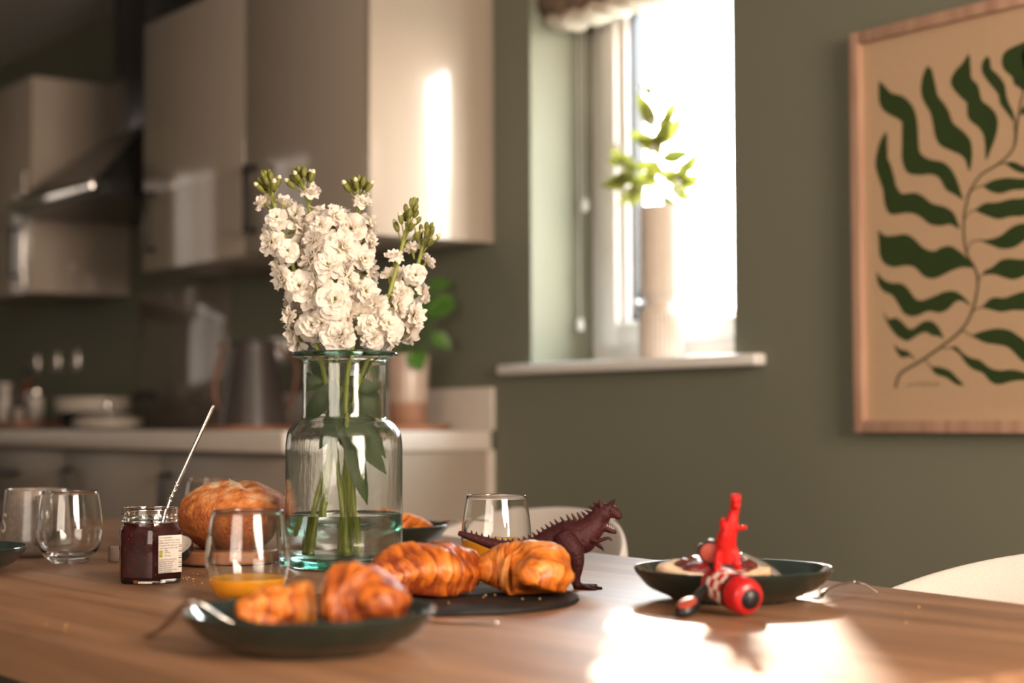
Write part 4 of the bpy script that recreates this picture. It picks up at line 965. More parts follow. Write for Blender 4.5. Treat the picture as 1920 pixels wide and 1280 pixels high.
fork('fork resting over the left rim of the nearest plate', [l0, (l0*0.55+l1*0.45)+Vector((0, 0, 0.003)), PFz-EX*0.1015+EY*0.022+Vector((0, 0, 0.038)), l2, l3, l4])
bf0 = PB+EX*0.165+EY*-0.01+Vector((0, 0, 0.037)); 
fork('fork lying across the plate behind the vase', [bf0, PB+EX*0.135+Vector((0, 0, 0.0385)), PB+EX*0.1025+EY*0.004+Vector((0, 0, 0.0385)), PB+EX*0.075+EY*0.030+Vector((0, 0, 0.030)), PB+EX*0.045+EY*0.050+Vector((0, 0, 0.0165)), PB+EX*0.01+EY*0.058+Vector((0, 0, 0.0150))])
def knife(label, h0, h1, b1, up):
    t = thing('table_knife', label, 'knife', h0, 0, group='steel knives')
    bm = bmesh.new(); blade(bm, catmull([Vector((0, 0, 0)), (Vector(h1)-Vector(h0))*0.5, Vector(h1)-Vector(h0)], 8), [0.0062, 0.0066, 0.0048], 0.0024, up); finish(bm, 'handle', M['cutlery'], t)
    bm = bmesh.new(); blade(bm, catmull([Vector(h1)-Vector(h0), (Vector(h1)*0.45+Vector(b1)*0.55)-Vector(h0), Vector(b1)-Vector(h0)], 8), [0.0045, 0.0088, 0.0092, 0.0070, 0.0012], 0.0007, up); finish(bm, 'blade', M['cutlery'], t)
k0 = place(575, 1151, TZ+0.0026); k1 = place(720, 1157, TZ+0.0026); k2 = place(936, 1167, TZ+0.0026)
knife('knife lying on the table between the nearest plate and the slate', k0, k1, k2, EZ)

# ---- bread slice with jam on the sunlit plate
M['slice'] = attr_mat('bread_slice', (0.42, 0.19, 0.07, 1), (0.80, 0.62, 0.42, 1), 0.8, bump=0.8, bscale=240, bdist=0.002, nmix=0.3, nscale=120)
PR = PL_R.location; zr = PR.z+0.0085
bs = thing('bread_slice', 'thick slice of bread spread with red jam on the sunlit plate', 'bread', (PR.x-EX.x*0.020+EY.x*0.004, PR.y-EX.y*0.020+EY.y*0.004, zr+0.0125), YAW)
bs.rotation_euler = (math.radians(9), 0, YAW)
bm = bmesh.new(); n = 80; out = []
for k in range(n):
    a = 2*PI*k/n; r = 1+0.05*noise.noise(Vector((math.cos(a)*2, math.sin(a)*2, 4)))
    out.append((0.060*r*math.cos(a), 0.046*r*math.sin(a)*(1 if math.sin(a) > -0.5 else 0.93)))
rs = [[(x*s, y*s, z+0.0008*noise.noise(Vector((x*s*90, y*s*90, z*60)))) for x, y in out] for s, z in ((0.97, 0.0), (1.0, 0.003), (1.0, 0.011), (0.97, 0.0135), (0.8, 0.014), (0.55, 0.014), (0.3, 0.014), (0.1, 0.014))]
V = loft(bm, rs); o = finish(bm, 'slice', M['slice'], bs)
tt = [0.15]*n+[0.1]*n+[0.3]*n+[0.55]*n+[0.9]*(n*4); set_tone(o, tt)
M['jamshine'] = mat('glossy_jam', (0.16, 0.006, 0.008, 1), 0.06, coat=1.0, vary=0.5, vscale=180, bump=1.0, bscale=230, bdist=0.004)
bm = bmesh.new(); n = 60; rs = []
for s, z in ((1.0, 0.0135), (0.97, 0.0165), (0.8, 0.0205), (0.6, 0.0225), (0.4, 0.0235), (0.2, 0.024), (0.05, 0.024)):
    rs.append([(0.004+0.043*s*math.cos(a)*(1+0.16*noise.noise(Vector((math.cos(a)*2.2, math.sin(a)*2.2, 1)))), 0.032*s*math.sin(a)*(1+0.16*noise.noise(Vector((math.cos(a)*2.2, math.sin(a)*2.2, 1)))), z+0.0022*noise.noise(Vector((math.cos(a)*s*7, math.sin(a)*s*7, 3)))*(1 if s < .98 else 0)) for a in [2*PI*k/n for k in range(n)]])
loft(bm, rs); finish(bm, 'jam_topping', M['jamshine'], bs)
# spreading knife lying over the slice
s0 = local_px(1392, 1038, PR, 0.004)+PR; s1 = local_px(1432, 1060, PR, 0.0)+PR; s2 = local_px(1468, 1082, PR, -0.010)+PR
t = thing('butter_spreader', 'bright broad spreader tilted over the jam bread', 'spreader', s0, 0)
bm = bmesh.new(); blade(bm, catmull([Vector((0, 0, 0)), s1-s0, s2-s0], 8), [0.003, 0.0058, 0.0062, 0.0050, 0.002], 0.0008, (EY*-0.6+EZ*0.8).normalized()); finish(bm, 'blade', M['chrome'], t)
bm = bmesh.new(); blade(bm, catmull([Vector((0, 0, 0)), Vector(EX*-0.02+EY*0.035+EZ*0.006), Vector(EX*-0.035+EY*0.075+EZ*0.004)], 6), [0.004, 0.005, 0.006], 0.002, EZ); finish(bm, 'handle', M['cutlery'], t)
bm = bmesh.new(); q = place(1462, 1092, zr+0.002); 
for k in range(9): ellipsoid(bm, (random.uniform(-.008, .008), random.uniform(-.005, .005), 0.004+random.uniform(-.002, .003)), (.0035, .003, .003), 8, 6)
M['butter'] = mat('pale_butter', (0.82, 0.76, 0.62, 1), 0.5, vary=0.08, vscale=60)
o = finish(bm, 'butter_crumbles', M['butter']); o.location = q; o.rotation_euler = (0, 0, YAW); o['kind'] = 'stuff'; tag(o, 'pale butter crumbles at the right side of the sunlit plate', 'butter')
# crumbs on the table
random.seed(21); bm = bmesh.new()
for u0, v0, n in ((360, 1085, 16), (105, 1168, 3), (900, 1128, 6), (800, 1120, 5), (620, 1110, 8), (1700, 1150, 3), (1000, 1140, 4)):
    for k in range(n):
        q = place(u0+random.gauss(0, 24), v0+random.gauss(0, 7), TZ); on_s = (Vector((q.x, q.y, 0))-Vector((SLC.x, SLC.y, 0))).length < 0.13
        r = random.uniform(.0005, .0012); ellipsoid(bm, (q.x, q.y, (SLZ if on_s else TZ)+r*1.1), (r*1.3, r, r), 6, 5)
o = finish(bm, 'crumbs', M['crumb']); o['kind'] = 'stuff'; tag(o, 'pale bread crumbs scattered over the table and slate', 'crumbs')
# ------------------------------------------------------------------ glass vase
M['vaseglass'] = mat('pale_green_glass', (1, 1, 1, 1), 0.0, trans=1.0, ior=1.47, bump=0.30, bscale=55, bdist=0.0012, stretch=(1.6, 1.6, 0.35))
_t = M['vaseglass'].node_tree; _va = _t.nodes.new('ShaderNodeVolumeAbsorption'); _va.inputs['Color'].default_value = (0.30, 0.80, 0.70, 1); _va.inputs['Density'].default_value = 22.0
_t.links.new(_va.outputs[0], _t.nodes['Material Output'].inputs['Volume'])
M['vaserim'] = mat('thick_green_glass', (0.30, 0.52, 0.47, 1), 0.0, trans=1.0, ior=1.47)
M['water'] = mat('vase_water', (0.98, 1.0, 0.99, 1), 0.0, trans=1.0, ior=1.33)
VC = place(645, 1063); VC.z = TZ
vs = thing('glass_vase', 'wide shouldered pale green glass vase half full of water', 'vase', VC, YAW)
HW = 0.0675   # water level
ins = [(0, 0.0120), (0.060, 0.0120), (0.0695, 0.0165), (0.0718, 0.024), (0.0720, 0.155), (0.0700, 0.172), (0.061, 0.183), (0.0515, 0.1885), (0.0505, 0.196), (0.0505, 0.262), (0.0530, 0.2695)]
outs = [(0.0640, 0.2695), (0.0662, 0.2722), (0.0640, 0.2760), (0.056, 0.2765), (0.0530, 0.2742)]
body_out = [(0, 0.0015), (0.050, 0.0015), (0.060, 0.0), (0.070, 0.0025), (0.0745, 0.010), (0.0750, 0.022), (0.0750, 0.155), (0.0730, 0.173), (0.064, 0.1855), (0.0545, 0.190), (0.0535, 0.196), (0.0535, 0.2630), (0.0570, 0.2675)]
bm = bmesh.new()
bo = rounded(body_out, 0.006, 4); bi = rounded(ins, 0.006, 4)
prof = bo+[(0.0640, 0.2695), (0.0660, 0.2718), (0.0655, 0.2745), (0.0630, 0.2762), (0.056, 0.2765), (0.0532, 0.2750), (0.0522, 0.2715)]+[q for q in bi[::-1] if q[1] < 0.268]
lathe(bm, prof, 128); finish(bm, 'vessel', M['vaseglass'], vs)
bm = bmesh.new()
rr = [(0.0640+0.0052*math.cos(a), 0.2728+0.0036*math.sin(a)) for a in [2*PI*k/20 for k in range(20)]]
lathe(bm, rr+[rr[0]], 128); bmesh.ops.remove_doubles(bm, verts=bm.verts, dist=1e-6); finish(bm, 'rim', M['vaserim'], vs)
bm = bmesh.new(); wi = [(0, 0.0119)]+[(r+0.0003, z-0.0001) for r, z in bi[1:] if z < HW]+[(0.0722, HW+0.0008), (0.0708, HW), (0, HW)]
lathe(bm, wi, 128); finish(bm, 'water', M['water'], vs)

# ------------------------------------------------------------------ white stock flowers
def petal_mat():
    m = bpy.data.materials.new('white_petal'); m.use_nodes = True; t = m.node_tree; b = t.nodes['Principled BSDF']
    a = t.nodes.new('ShaderNodeAttribute'); a.attribute_name = 'tone'; r = t.nodes.new('ShaderNodeValToRGB')
    r.color_ramp.elements[0].position = 0.0; r.color_ramp.elements[0].color = (0.50, 0.46, 0.10, 1)
    r.color_ramp.elements[1].position = 0.42; r.color_ramp.elements[1].color = (0.92, 0.87, 0.80, 1)
    e2 = r.color_ramp.elements.new(0.2); e2.color = (0.84, 0.78, 0.58, 1)
    t.links.new(a.outputs['Fac'], r.inputs[0]); t.links.new(r.outputs[0], b.inputs['Base Color'])
    b.inputs['Roughness'].default_value = 0.6; b.inputs['Specular IOR Level'].default_value = 0.25
    tr = t.nodes.new('ShaderNodeBsdfTranslucent'); t.links.new(r.outputs[0], tr.inputs[0]); mx = t.nodes.new('ShaderNodeMixShader'); mx.inputs[0].default_value = 0.40
    t.links.new(b.outputs[0], mx.inputs[1]); t.links.new(tr.outputs[0], mx.inputs[2]); t.links.new(mx.outputs[0], t.nodes['Material Output'].inputs[0])
    return m
M['petal'] = petal_mat()
M['stem'] = mat('green_flower_stem', (0.25, 0.285, 0.045, 1), 0.45, vary=0.3, vscale=30, stretch=(1, 1, 0.2), bump=0.15, bscale=150)
M['bud'] = mat('green_bud_sepal', (0.24, 0.245, 0.050, 1), 0.55, vary=0.45, vscale=160, stretch=(1, 1, 0.3), translucent=0.15)
M['budtip'] = mat('cream_bud_tip', (0.82, 0.78, 0.55, 1), 0.5, vary=0.1, vscale=60, translucent=0.2)
M['sleaf'] = mat('dark_stem_leaf', (0.055, 0.085, 0.020, 1), 0.45, vary=0.35, vscale=30, translucent=0.2)
def floret_mesh(seed, open_=1.0):
    rng = random.Random(seed); bm = bmesh.new(); tone = []
    layers = [(6, 0.0175, 0.0092, 8, 0.0), (6, 0.0150, 0.0086, 26, 0.0015), (5, 0.0115, 0.0074, 48, 0.003), (4, 0.0080, 0.0055, 68, 0.004)]
    for (n, L, Wd, tilt, z0) in layers:
        a0 = rng.uniform(0, 6.28)
        for k in range(n):
            az = a0+2*PI*k/n+rng.uniform(-.22, .22); tl = math.radians((tilt+rng.uniform(-14, 14))*open_+(1-open_)*80); l = L*rng.uniform(.82, 1.12); wv = Wd*rng.uniform(.85, 1.2)
            d = Vector((math.cos(az), math.sin(az), 0)); s = Vector((-math.sin(az), math.cos(az), 0)); po = rng.uniform(0, 50); cup = rng.uniform(-.35, .35); rows = []
            NI, NJ = 6, 6
            for i in range(NI+1):
                t = i/NI; w_ = wv*(0.16+0.84*math.sin(PI*min(1, t*0.62+0.02))**1.1)*(1 if t < 0.86 else 0.93); row = []
                bend = tl+cup*t*1.3-0.35*t*t
                for j in range(NJ+1):
                    q = -1+2*j/NJ; e = abs(q)
                    ruff = (0.0019*math.sin(q*4.5+po)+0.0026*noise.noise(Vector((q*2.2+po, t*3, seed))))*t
                    rad = l*t*(1-0.13*e*e*t)+0.0012*t*noise.noise(Vector((q*3, po, 2)))
                    p = d*(0.0012+rad*math.cos(bend))+s*(w_*q)+Vector((0, 0, z0+rad*math.sin(bend)+ruff+0.0030*e*e*t*(1 if cup > 0 else -0.6)))
                    row.append(bm.verts.new(p)); tone.append(min(1, t*1.0+0.02))
                rows.append(row)
            for a, b in zip(rows, rows[1:]):
                for j in range(NJ): bm.faces.new((a[j], a[j+1], b[j+1], b[j]))
    nb = len(tone)
    # green sepals and stalk behind the flower
    tube(bm, [(0, 0, -0.013), (0, 0, -0.008), (0, 0, 0.001)], [0.0010, 0.0024, 0.0028], 8, mi=1)
    for k in range(3):
        az = rng.uniform(0, 6.28); tube(bm, [(0.001*math.cos(az), 0.001*math.sin(az), 0.002), (0.0022*math.cos(az), 0.0022*math.sin(az), 0.0065)], 0.0007, 5, mi=1)
    me = bpy.data.meshes.new('blossom'); bm.to_mesh(me); bm.free()
    me.materials.append(M['petal']); me.materials.append(M['bud'])
    for p_ in me.polygons: p_.use_smooth = True
    at = me.attributes.new('tone', 'FLOAT', 'POINT')
    for i in range(len(me.vertices)): at.data[i].value = tone[i] if i < nb else 0.5
    return me
FLO = [floret_mesh(100+i) for i in range(7)]
HALF = [floret_mesh(200+i, 0.45) for i in range(3)]
def bud_mesh(seed, tipcol):
    rng = random.Random(seed); bm = bmesh.new()
    lathe(bm, [(0, 0), (0.0017, 0.0006), (0.0030, 0.004), (0.0034, 0.0075), (0.0027, 0.0108), (0.0012, 0.0128), (0, 0.0132)], 12, ripple=lambda a, z: 0.10*math.cos(4*a))
    if tipcol: ellipsoid(bm, (0, 0, 0.0118), (0.0026, 0.0026, 0.0036), 10, 8, mi=1)
    tube(bm, [(0, 0, -0.012), (0, 0, 0.001)], 0.0007, 6)
    me = bpy.data.meshes.new('bud'); bmesh.ops.recalc_face_normals(bm, faces=bm.faces); bm.to_mesh(me); bm.free()
    me.materials.append(M['bud']); me.materials.append(M['budtip'])
    for p_ in me.polygons: p_.use_smooth = True
    return me
BUD = [bud_mesh(1, False), bud_mesh(2, True)]
VCB = Vector((VC.x, VC.y, TZ))
def keep_in(bm, base):
    for v in bm.verts:
        q = v.co+base; z = q.z-TZ
        if z > 0.277: continue
        lim = 0.0485 if z > 0.186 else 0.0485+(0.186-z)/0.03*0.0205 if z > 0.156 else 0.069
        dx, dy = q.x-VCB.x, q.y-VCB.y; r = math.hypot(dx, dy)
        if r > lim: v.co.x = VCB.x+dx*lim/r-base.x; v.co.y = VCB.y+dy*lim/r-base.y
        if z < 0.0145: v.co.z = TZ+0.0145-base.z
def vpx(u, v, b=0.0): return VCB+local_px(u, v, VCB, b)
def flower(label, pts, t_flower, t_bud, nflo, seed, rad=0.021, leaves=(), nbud=13, thick=(0.0034, 0.0031, 0.0029, 0.0024), half=2, side=None, spread=1.0):
    rng = random.Random(seed); P = catmull([vpx(*p_) for p_ in pts], 14); base = P[0].copy(); L = len(P)
    t = thing('stock_stem', label, 'flower', base, 0, group='white stock flowers in the vase')
    bm = bmesh.new(); tube(bm, [q-base for q in P], list(thick), 12); keep_in(bm, base); finish(bm, 'stem', M['stem'], t)
    def at(s): k = s*(L-1); i = min(int(k), L-2); return P[i]*(1-(k-i))+P[i+1]*(k-i), (P[i+1]-P[i]).normalized()
    def put(me, name, pos, d, scale, roll):
        o = bpy.data.objects.new(name, me); C.objects.link(o); o.parent = t; o.location = pos-base
        o.rotation_mode = 'QUATERNION'; o.rotation_quaternion = Vector(d).to_track_quat('Z', 'Y') @ Quaternion((0, 0, 1), roll); o.scale = (scale,)*3
    ga = rng.uniform(0, 6.28)
    for k in range(nflo):
        s = t_flower[0]+(t_flower[1]-t_flower[0])*(k+0.5)/nflo; c, tan = at(s); ga += 2.4+rng.uniform(-.35, .35)
        sd_ = tan.orthogonal().normalized(); od = (Quaternion(tan, ga) @ sd_); 
        taper = 1.0 if s < t_flower[1]-0.12 else 0.85
        if side: od = (od+Vector(side)*0.5).normalized()
        d = (od*1.0+tan*rng.uniform(.05, .55)-EY*0.15).normalized()
        pos = c+od*(rad*spread*taper*rng.uniform(.75, 1.1))
        if pos.z < TZ+0.290: continue
        put(FLO[rng.randrange(len(FLO))], 'blossom', pos, d, rng.uniform(1.0, 1.28)*taper, rng.uniform(0, 6.28))
    for k in range(half):
        s = t_flower[1]+(t_bud-t_flower[1])*(0.25+0.5*k/max(1, half)); c, tan = at(s); ga += 2.2; od = Quaternion(tan, ga) @ tan.orthogonal().normalized()
        put(HALF[rng.randrange(3)], 'blossom', c+od*0.012+tan*0.006, (od*0.6+tan).normalized(), 0.78, rng.uniform(0, 6.28))
    for k in range(nbud):
        f = k/max(1, nbud-1); s = t_bud-0.055*(1-f)*1.6+0.0*f; s = min(1.0, t_bud-0.02+(0.955-t_bud+0.02)*f) if t_bud < 1 else 1.0
        c, tan = at(max(0, min(1, s))); ga += 2.4; od = Quaternion(tan, ga) @ tan.orthogonal().normalized(); w_ = (1-f)*0.8+0.25
        put(BUD[1 if f < 0.35 else 0], 'bud', c+od*(0.0105*w_)+tan*(0.008+0.005*f), (od*w_*0.7+tan).normalized(), 1.25-0.40*f, rng.uniform(0, 6.28))
    for (s, du_, dv_, Lf, wf) in leaves:
        c, tan = at(s); e_ = EX*du_+EZ*(-dv_)+EY*rng.uniform(-.4, .4)
        bm = bmesh.new(); leaf_mesh(bm, c-base, e_, Lf, wf, up=-EY+EZ*0.3, curl=rng.uniform(0, .3)); keep_in(bm, base); finish(bm, 'leaf', M['sleaf'], t, recalc=False)
flower('white stock spike with the leftmost bud tip', [(650, 1044, -.012), (636, 900, -.008), (624, 800, -.004), (612, 720, -.006), (592, 640, -.010), (556, 520, -.012), (522, 410, -.010), (497, 322, -.008)], (0.50, 0.86), 0.93, 22, 1, leaves=((.36, .5, .9, .07, .012), (.40, -.7, -.5, .06, .010), (.44, -.9, .2, .05, .010)))
flower('white stock spike with the second bud tip from the left', [(592, 1042, .010), (610, 900, .004), (622, 800, .006), (622, 720, .010), (612, 640, .014), (600, 520, .012), (582, 400, .010), (560, 316, .012)], (0.50, 0.87), 0.94, 22, 2, leaves=((.35, .4, 1.0, .075, .013), (.40, -.5, -.8, .055, .010)))
flower('thick full white stock spike at the centre front of the bunch', [(655, 1045, .012), (652, 880, -.006), (641, 790, -.012), (634, 710, -.016), (628, 640, -.024), (624, 540, -.028), (616, 450, -.024), (610, 395, -.020)], (0.44, 0.97), 1.0, 30, 3, nbud=0, half=0, leaves=((.34, .8, .7, .07, .014), (.42, -.7, .8, .085, .015), (.38, .2, 1, .08, .015)))
flower('white stock spike with the round bud tip right of centre', [(596, 1050, -.006), (616, 890, .002), (634, 790, .010), (648, 710, .012), (658, 640, .010), (664, 520, .006), (670, 420, .002), (672, 336, 0)], (0.50, 0.88), 0.955, 24, 4, nbud=12, leaves=((.36, -.4, 1.0, .07, .013), (.43, .9, .3, .06, .011)))
flower('white stock spike with the tall bud tip on the right', [(640, 1052, .016), (646, 900, .012), (656, 800, .004), (668, 730, -.006), (690, 670, -.012), (722, 580, -.012), (752, 470, -.010), (777, 372, -.008)], (0.50, 0.74), 0.90, 14, 5, nbud=14, spread=0.9, leaves=((.40, .9, .6, .08, .013), (.42, .9, -.25, .055, .007), (.47, .3, -1, .05, .008)))
flower('white stock spike with the lower outermost tip on the right', [(577, 1012, .004), (606, 890, .012), (640, 800, .016), (668, 730, .014), (700, 670, .010), (748, 590, .006), (782, 500, .004), (803, 425, .002)], (0.52, 0.84), 0.93, 16, 6, nbud=12, spread=0.95, leaves=((.38, .6, .9, .085, .014), (.44, .8, .5, .05, .010)))
flower('short white stock spike spilling over the vase rim', [(668, 1040, -.010), (660, 880, -.020), (650, 790, -.026), (650, 720, -.030), (660, 655, -.036), (676, 590, -.042)], (0.62, 1.0), 1.0, 13, 8, nbud=0, half=0, rad=0.019, leaves=((.40, .7, .9, .085, .015), (.50, -.5, .8, .07, .013), (.34, .3, 1, .09, .014), (.46, .9, -.2, .06, .011)))
# ------------------------------------------------------------------ toys
def blob(name, chains, m, parent=None, voxel=0.0014, extra=None, smooth_it=4):
    bm = bmesh.new()
    for pts, rad in chains: tube(bm, pts, rad, 14)
    for e in (extra or []): ellipsoid(bm, *e)
    o = finish(bm, name, m, parent)
    r = o.modifiers.new('remesh', 'REMESH'); r.mode = 'VOXEL'; r.voxel_size = voxel; r.use_smooth_shade = True
    s = o.modifiers.new('smooth', 'SMOOTH'); s.iterations = smooth_it; s.factor = 0.5
    return o
M['dino'] = mat('maroon_rubber', (0.050, 0.010, 0.011, 1), 0.5, spec=0.25, vary=0.35, vscale=40, bump=0.8, bscale=260, bdist=0.002)
M['dinored'] = mat('red_rubber', (0.52, 0.010, 0.008, 1), 0.42, spec=0.3, vary=0.12, vscale=40, bump=0.25, bscale=200, bdist=0.001)
M['ivory'] = mat('painted_tooth', (0.55, 0.48, 0.40, 1), 0.5, vary=0.1, vscale=90)
DF = place(1100, 1101); dn = thing('toy_dinosaur', 'dark red horned toy dinosaur striding behind the right croissant', 'toy dinosaur', DF, 0)
DFv = Vector((DF.x, DF.y, TZ))
def D(u, v, b=0.0): return local_px(u, v, DFv, b)
K = 1/1667.0
def chain(lst): return (catmull([D(u, v, b) for u, v, r, b in lst], 6), interp([r*K for u, v, r, b in lst], (len(lst)-1)*6+1))
tail = chain([(864, 1000, 6, .012), (900, 1012, 9, .010), (950, 1026, 13, .006), (1000, 1026, 19, .002), (1035, 1015, 27, 0), (1062, 1009, 34, 0), (1088, 1003, 32, 0), (1108, 990, 25, 0), (1121, 973, 20, 0), (1133, 962, 17, -.002)])
skull = chain([(1127, 958, 15, -.001), (1140, 957, 14.5, -.003), (1152, 961, 11.5, -.004), (1160, 967, 8, -.005)])
jaw = chain([(1124, 977, 12, -.002), (1134, 987, 9, -.003), (1144, 993, 7, -.004), (1153, 997, 4.5, -.005)])
thighN = chain([(1064, 1018, 24, -.014), (1074, 1034, 22, -.018), (1080, 1050, 16, -.019), (1081, 1066, 12, -.019), (1079, 1082, 9.5, -.019), (1081, 1095, 8.5, -.019), (1088, 1101, 8, -.019)])
footN = chain([(1079, 1100, 5, -.019), (1095, 1100, 7, -.020), (1110, 1101.5, 5.5, -.021), (1127, 1103, 4, -.022)])
toe2 = chain([(1090, 1100, 6, -.022), (1104, 1104, 4.5, -.028), (1116, 1107, 3.4, -.033)])
toe3 = chain([(1090, 1099, 6, -.015), (1106, 1098, 4.5, -.009), (1118, 1097, 3.4, -.004)])
thighF = chain([(1050, 1018, 24, .014), (1046, 1036, 21, .018), (1044, 1052, 14, .019), (1036, 1066, 10, .019), (1030, 1078, 8.5, .019), (1030, 1089, 8, .019)])
footF = chain([(1024, 1089, 5, .019), (1040, 1090, 6.5, .019), (1060, 1092, 4.5, .018)])
armN = chain([(1106, 1008, 8, -.012), (1117, 1014, 5.2, -.017), (1130, 1011, 4.2, -.019), (1141, 1008, 3.2, -.020), (1147, 1013, 2.2, -.020)])
armF = chain([(1110, 1012, 8, .010), (1120, 1020, 5, .014), (1127, 1026, 3.8, .015)])
claws = [chain([(1126, 1025, 2.6, .015), (1131+i, 1029+i*2.2, 1.5, .014-i*.003)]) for i in range(3)]
body = blob('body', [tail, skull, jaw, thighN, footN, toe2, toe3, thighF, footF, armN, armF]+claws, M['dino'], dn, 0.0013,
     extra=[(D(1090, 1010, 0), (0.019, 0.017, 0.017), 16, 10)])
# spikes along the back, horns, eye, teeth
bm = bmesh.new()
P = catmull([D(u, v, b) for u, v, b in [(864, 995, .012), (900, 1005, .010), (950, 1016, .006), (985, 1012, .003), (1012, 1000, 0), (1038, 987, 0), (1064, 977, 0), (1090, 970, 0), (1103, 963, 0), (1112, 953, -.001), (1121, 944, -.002)]], 12); acc = 0; prev = P[0]; k = 0
for q, q2 in zip(P, P[1:]):
    acc += (q2-q).length
    if acc > 0.0056:
        acc = 0; tn = (q2-q).normalized(); upd = (EZ-tn*EZ.dot(tn)).normalized(); f = k/30; k += 1
        h = 0.0040+0.0038*math.exp(-((f-0.62)/0.20)**2)-0.0012*max(0, f-0.8)*5
        b = bmesh.new(); bmesh.ops.create_cone(b, segments=8, radius1=0.0027, radius2=0.0004, depth=h+0.003, cap_ends=True)
        dd = (upd-tn*0.25).normalized(); Mx = Matrix.Translation(q+dd*(h*0.5-0.0012)) @ dd.to_track_quat('Z', 'Y').to_matrix().to_4x4() @ Matrix.Diagonal((1, 1, 1, 1)); merge(bm, b, 0, Mx)
finish(bm, 'back_spikes', M['dino'], dn, angle=1.2)
for (u, v, b0, u2, v2, b1) in ((1127, 950, -.006, 1124, 936, -.008), (1143, 949, -.006, 1153, 936, -.010)):
    bm = bmesh.new(); a, c = D(u, v, b0), D(u2, v2, b1); tube(bm, [a, (a+c)/2, c], [0.0042, 0.0028, 0.0005], 10); finish(bm, 'horn', M['dino'], dn)
bm = bmesh.new(); ellipsoid(bm, D(1146, 957, -.0115), (.0016, .0016, .0016), 10, 8); finish(bm, 'eye', M['black'], dn)
bm = bmesh.new()
for i in range(6):
    a = D(1141+i*3.6, 972.0-abs(i-2)*0.2, -.0065+i*0.0004); tube(bm, [a, a+Vector((0, 0, -0.0020))], [0.0007, 0.0002], 5)
for i in range(4):
    a = D(1139+i*3.6, 985.5+i*1.8, -.0075+i*0.0004); tube(bm, [a, a+Vector((0, 0, 0.0018))], [0.0007, 0.0002], 5)
finish(bm, 'teeth', M['ivory'], dn)

# red toy with the checked band: a stubby rounded body, nose resting on the table, tail on the plate rim
M['toyred'] = mat('red_toy_enamel', (0.46, 0.007, 0.009, 1), 0.35, coat=0.3, vary=0.06, vscale=30)
M['toywhite'] = mat('cream_toy_enamel', (0.74, 0.64, 0.54, 1), 0.4, vary=0.05, vscale=30)
M['toyblack'] = mat('black_toy_rubber', (0.010, 0.010, 0.011, 1), 0.35, vary=0.2, vscale=30)
M['toypad'] = mat('dull_red_pad', (0.36, 0.055, 0.035, 1), 0.5, vary=0.1, vscale=40)
T0 = place(1392, 1158); T0v = Vector((T0.x, T0.y, TZ))
front = T0v+local_px(1404, 1121, T0v, 0.0); back = T0v+local_px(1338, 1088, T0v, 0.058)
axv = (front-back); Lt = axv.length; axn = axv.normalized()
ty = thing('checked_toy', 'stubby red toy with a red and cream checked band and black nose', 'toy', T0v, 0)
R0 = (front.z-TZ)-0.0002
Mq = Matrix.Translation(back-T0v) @ axn.to_track_quat('Z', 'Y').to_matrix().to_4x4()
def tl(name, prof, m, ripple=None, n=48, mats=None, checker=None):
    bm = bmesh.new(); rings = lathe(bm, prof, n, 0)
    if checker:
        bm.faces.ensure_lookup_table(); i = 0
        for rr_ in range(len(prof)-1):
            for k in range(n): bm.faces[i].material_index = (k//(n//12)+rr_//2) % 2; i += 1
    bmesh.ops.transform(bm, matrix=Mq, verts=bm.verts)
    return finish(bm, name, mats or m, ty, angle=0.9)
z1, z2, z3 = Lt*0.20, Lt*0.66, Lt*0.70
tl('tail_cap', rounded([(0, -0.004), (R0*0.62, -0.003), (R0*0.90, Lt*0.05), (R0*0.97, z1-0.001), (R0*0.90, z1), (0, z1)], 0.003), M['toyred'])
tl('checked_band', [(R0*0.955, z1+(z2-z1)*i/8) for i in range(9)], None, mats=[M['toyred'], M['toywhite']], checker=True)
tl('seal_ring', [(R0*0.99, z1-0.0012), (R0*1.0, z1), (R0*0.99, z1+0.0012), (R0*0.93, z1+0.0012), (R0*0.93, z1-0.0012), (R0*0.99, z1-0.0012)], M['toyblack'])
tl('seal_ring', [(R0*0.99, z2-0.0012), (R0*1.0, z2), (R0*0.99, z2+0.0012), (R0*0.93, z2+0.0012), (R0*0.93, z2-0.0012), (R0*0.99, z2-0.0012)], M['toyblack'])
tl('nose_cap', rounded([(0, z2+0.001), (R0*0.98, z2+0.001), (R0*1.0, Lt*0.86), (R0*0.86, Lt*1.01), (R0*0.56, Lt*1.05), (0, Lt*1.05)], 0.004), M['toyred'])
tl('nose_disc', rounded([(0, Lt*1.04), (R0*0.56, Lt*1.045), (R0*0.54, Lt*1.075), (R0*0.30, Lt*1.12), (0, Lt*1.13)], 0.003), M['toyblack'])
def paddle(p0, p1, nrm, la, lb):
    """a black arm from the toy's tail to a rounded paddle with a dull red pad"""
    a, b = T0v*0+p0, p1; bm = bmesh.new(); tube(bm, catmull([a, (a+b)/2+Vector(nrm)*0.003, b], 6), [0.0045, 0.0040, 0.0050], 10)
    n_ = Vector(nrm).normalized(); d_ = (b-a).normalized(); d_ = (d_-n_*d_.dot(n_)).normalized(); s_ = n_.cross(d_)
    c = b+d_*la*0.7
    def ell(k, z): return [tuple(c+d_*(la*k*math.cos(q))+s_*(lb*k*math.sin(q))+n_*z) for q in [2*PI*i/36 for i in range(36)]]
    loft(bm, [ell(0.8, -0.0045), ell(1.0, -0.002), ell(1.0, 0.002), ell(0.86, 0.0045)])
    o = finish(bm, 'paddle', M['toyblack'], ty, angle=0.9)
    bm = bmesh.new(); loft(bm, [ell(0.78, 0.0040), ell(0.78, 0.0050), ell(0.70, 0.0056)]); finish(bm, 'pad', M['toypad'], o, angle=0.9)
bk = back-T0v
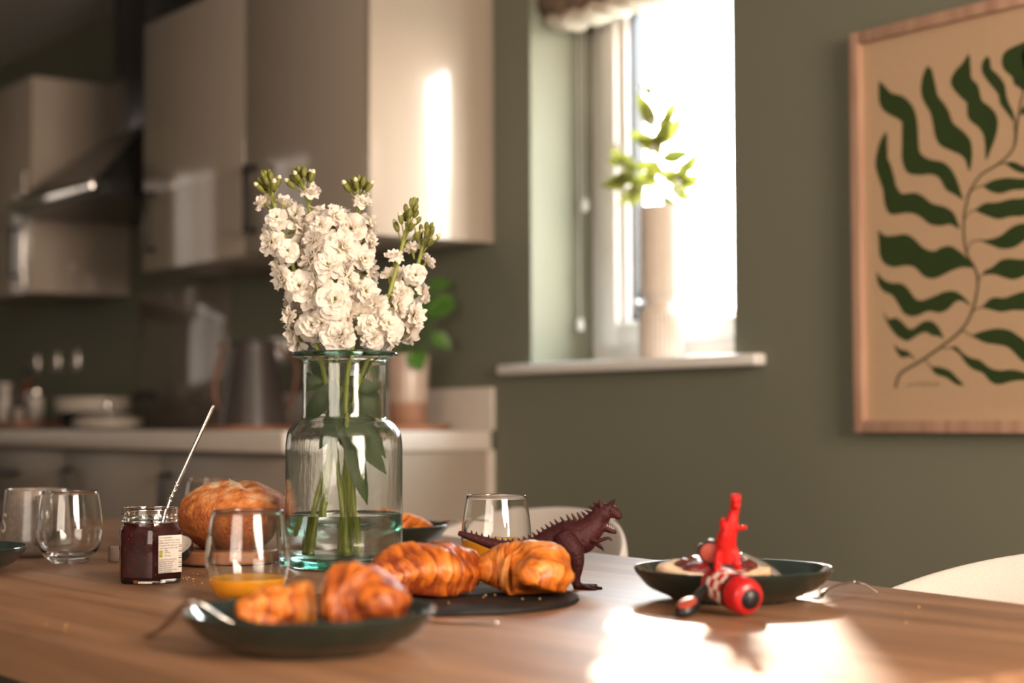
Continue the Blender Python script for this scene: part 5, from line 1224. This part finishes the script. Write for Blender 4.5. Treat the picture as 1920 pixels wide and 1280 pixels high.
paddle(bk+axn*0.004, local_px(1300, 1128, T0v, 0.020), (EX*-0.1-EY*0.35+EZ*0.93), 0.0165, 0.0105)
paddle(bk+axn*0.004+EZ*0.004, local_px(1336, 1050, T0v, 0.046), (EX*-0.25-EY*0.95-EZ*0.10), 0.0120, 0.0135)

# small red toy dinosaur standing on the checked toy
topc = back+axn*(Lt*0.42); RD = Vector((topc.x, topc.y, topc.z+R0*0.92))
rd = thing('red_toy_dinosaur', 'small bright red toy dinosaur upright on top of the checked toy', 'toy dinosaur', RD, 0)
KD = 1/(FPX/dep(RD)); cu, cv = 1373, 1079
def Q(u, v, b=0.0): return EX*((u-cu)*KD)+EZ*((cv-v)*KD)+EY*b
def ch(lst): return (catmull([Q(u, v, b) for u, v, r, b in lst], 6), interp([r*KD for u, v, r, b in lst], (len(lst)-1)*6+1))
blob('figure', [ch([(1372, 1052, 17, .004), (1370, 1030, 20, .003), (1373, 1012, 18, 0), (1379, 992, 13, -.003), (1383, 974, 9.5, -.004), (1386, 962, 9, -.005), (1387, 950, 10, -.006), (1387, 944, 8.5, -.007)]),
     ch([(1386, 955, 9, -.006), (1387, 957, 7.5, -.013)]),
     ch([(1362, 1044, 12, .002), (1356, 1056, 9.5, .001), (1354, 1066, 7, 0), (1353, 1074, 6.5, -.002)]), ch([(1353, 1074, 6, .002), (1350, 1075.5, 5, -.007)]),
     ch([(1382, 1044, 12, .002), (1388, 1056, 9, .001), (1390, 1066, 7, 0), (1391, 1074, 6.5, -.002)]), ch([(1391, 1074, 6, .002), (1393, 1075.5, 5, -.007)]),
     ch([(1362, 1050, 12, .008), (1350, 1064, 8, .014), (1337, 1071, 5, .018), (1322, 1075, 2.6, .020)]),
     ch([(1366, 998, 8, -.003), (1361, 990, 5.5, -.007), (1362, 983, 4.2, -.010)]), ch([(1386, 999, 8, -.003), (1396, 1000, 5, -.006), (1404, 998, 4.6, -.008)])],
     M['dinored'], rd, 0.0010, smooth_it=3)
for uu in (1380.5, 1385, 1389.5, 1394):
    bm = bmesh.new(); a = Q(uu, 943, -.007); tube(bm, [a, a+EZ*0.0036], [0.0018, 0.0008], 8); finish(bm, 'crest_point', M['dinored'], rd)
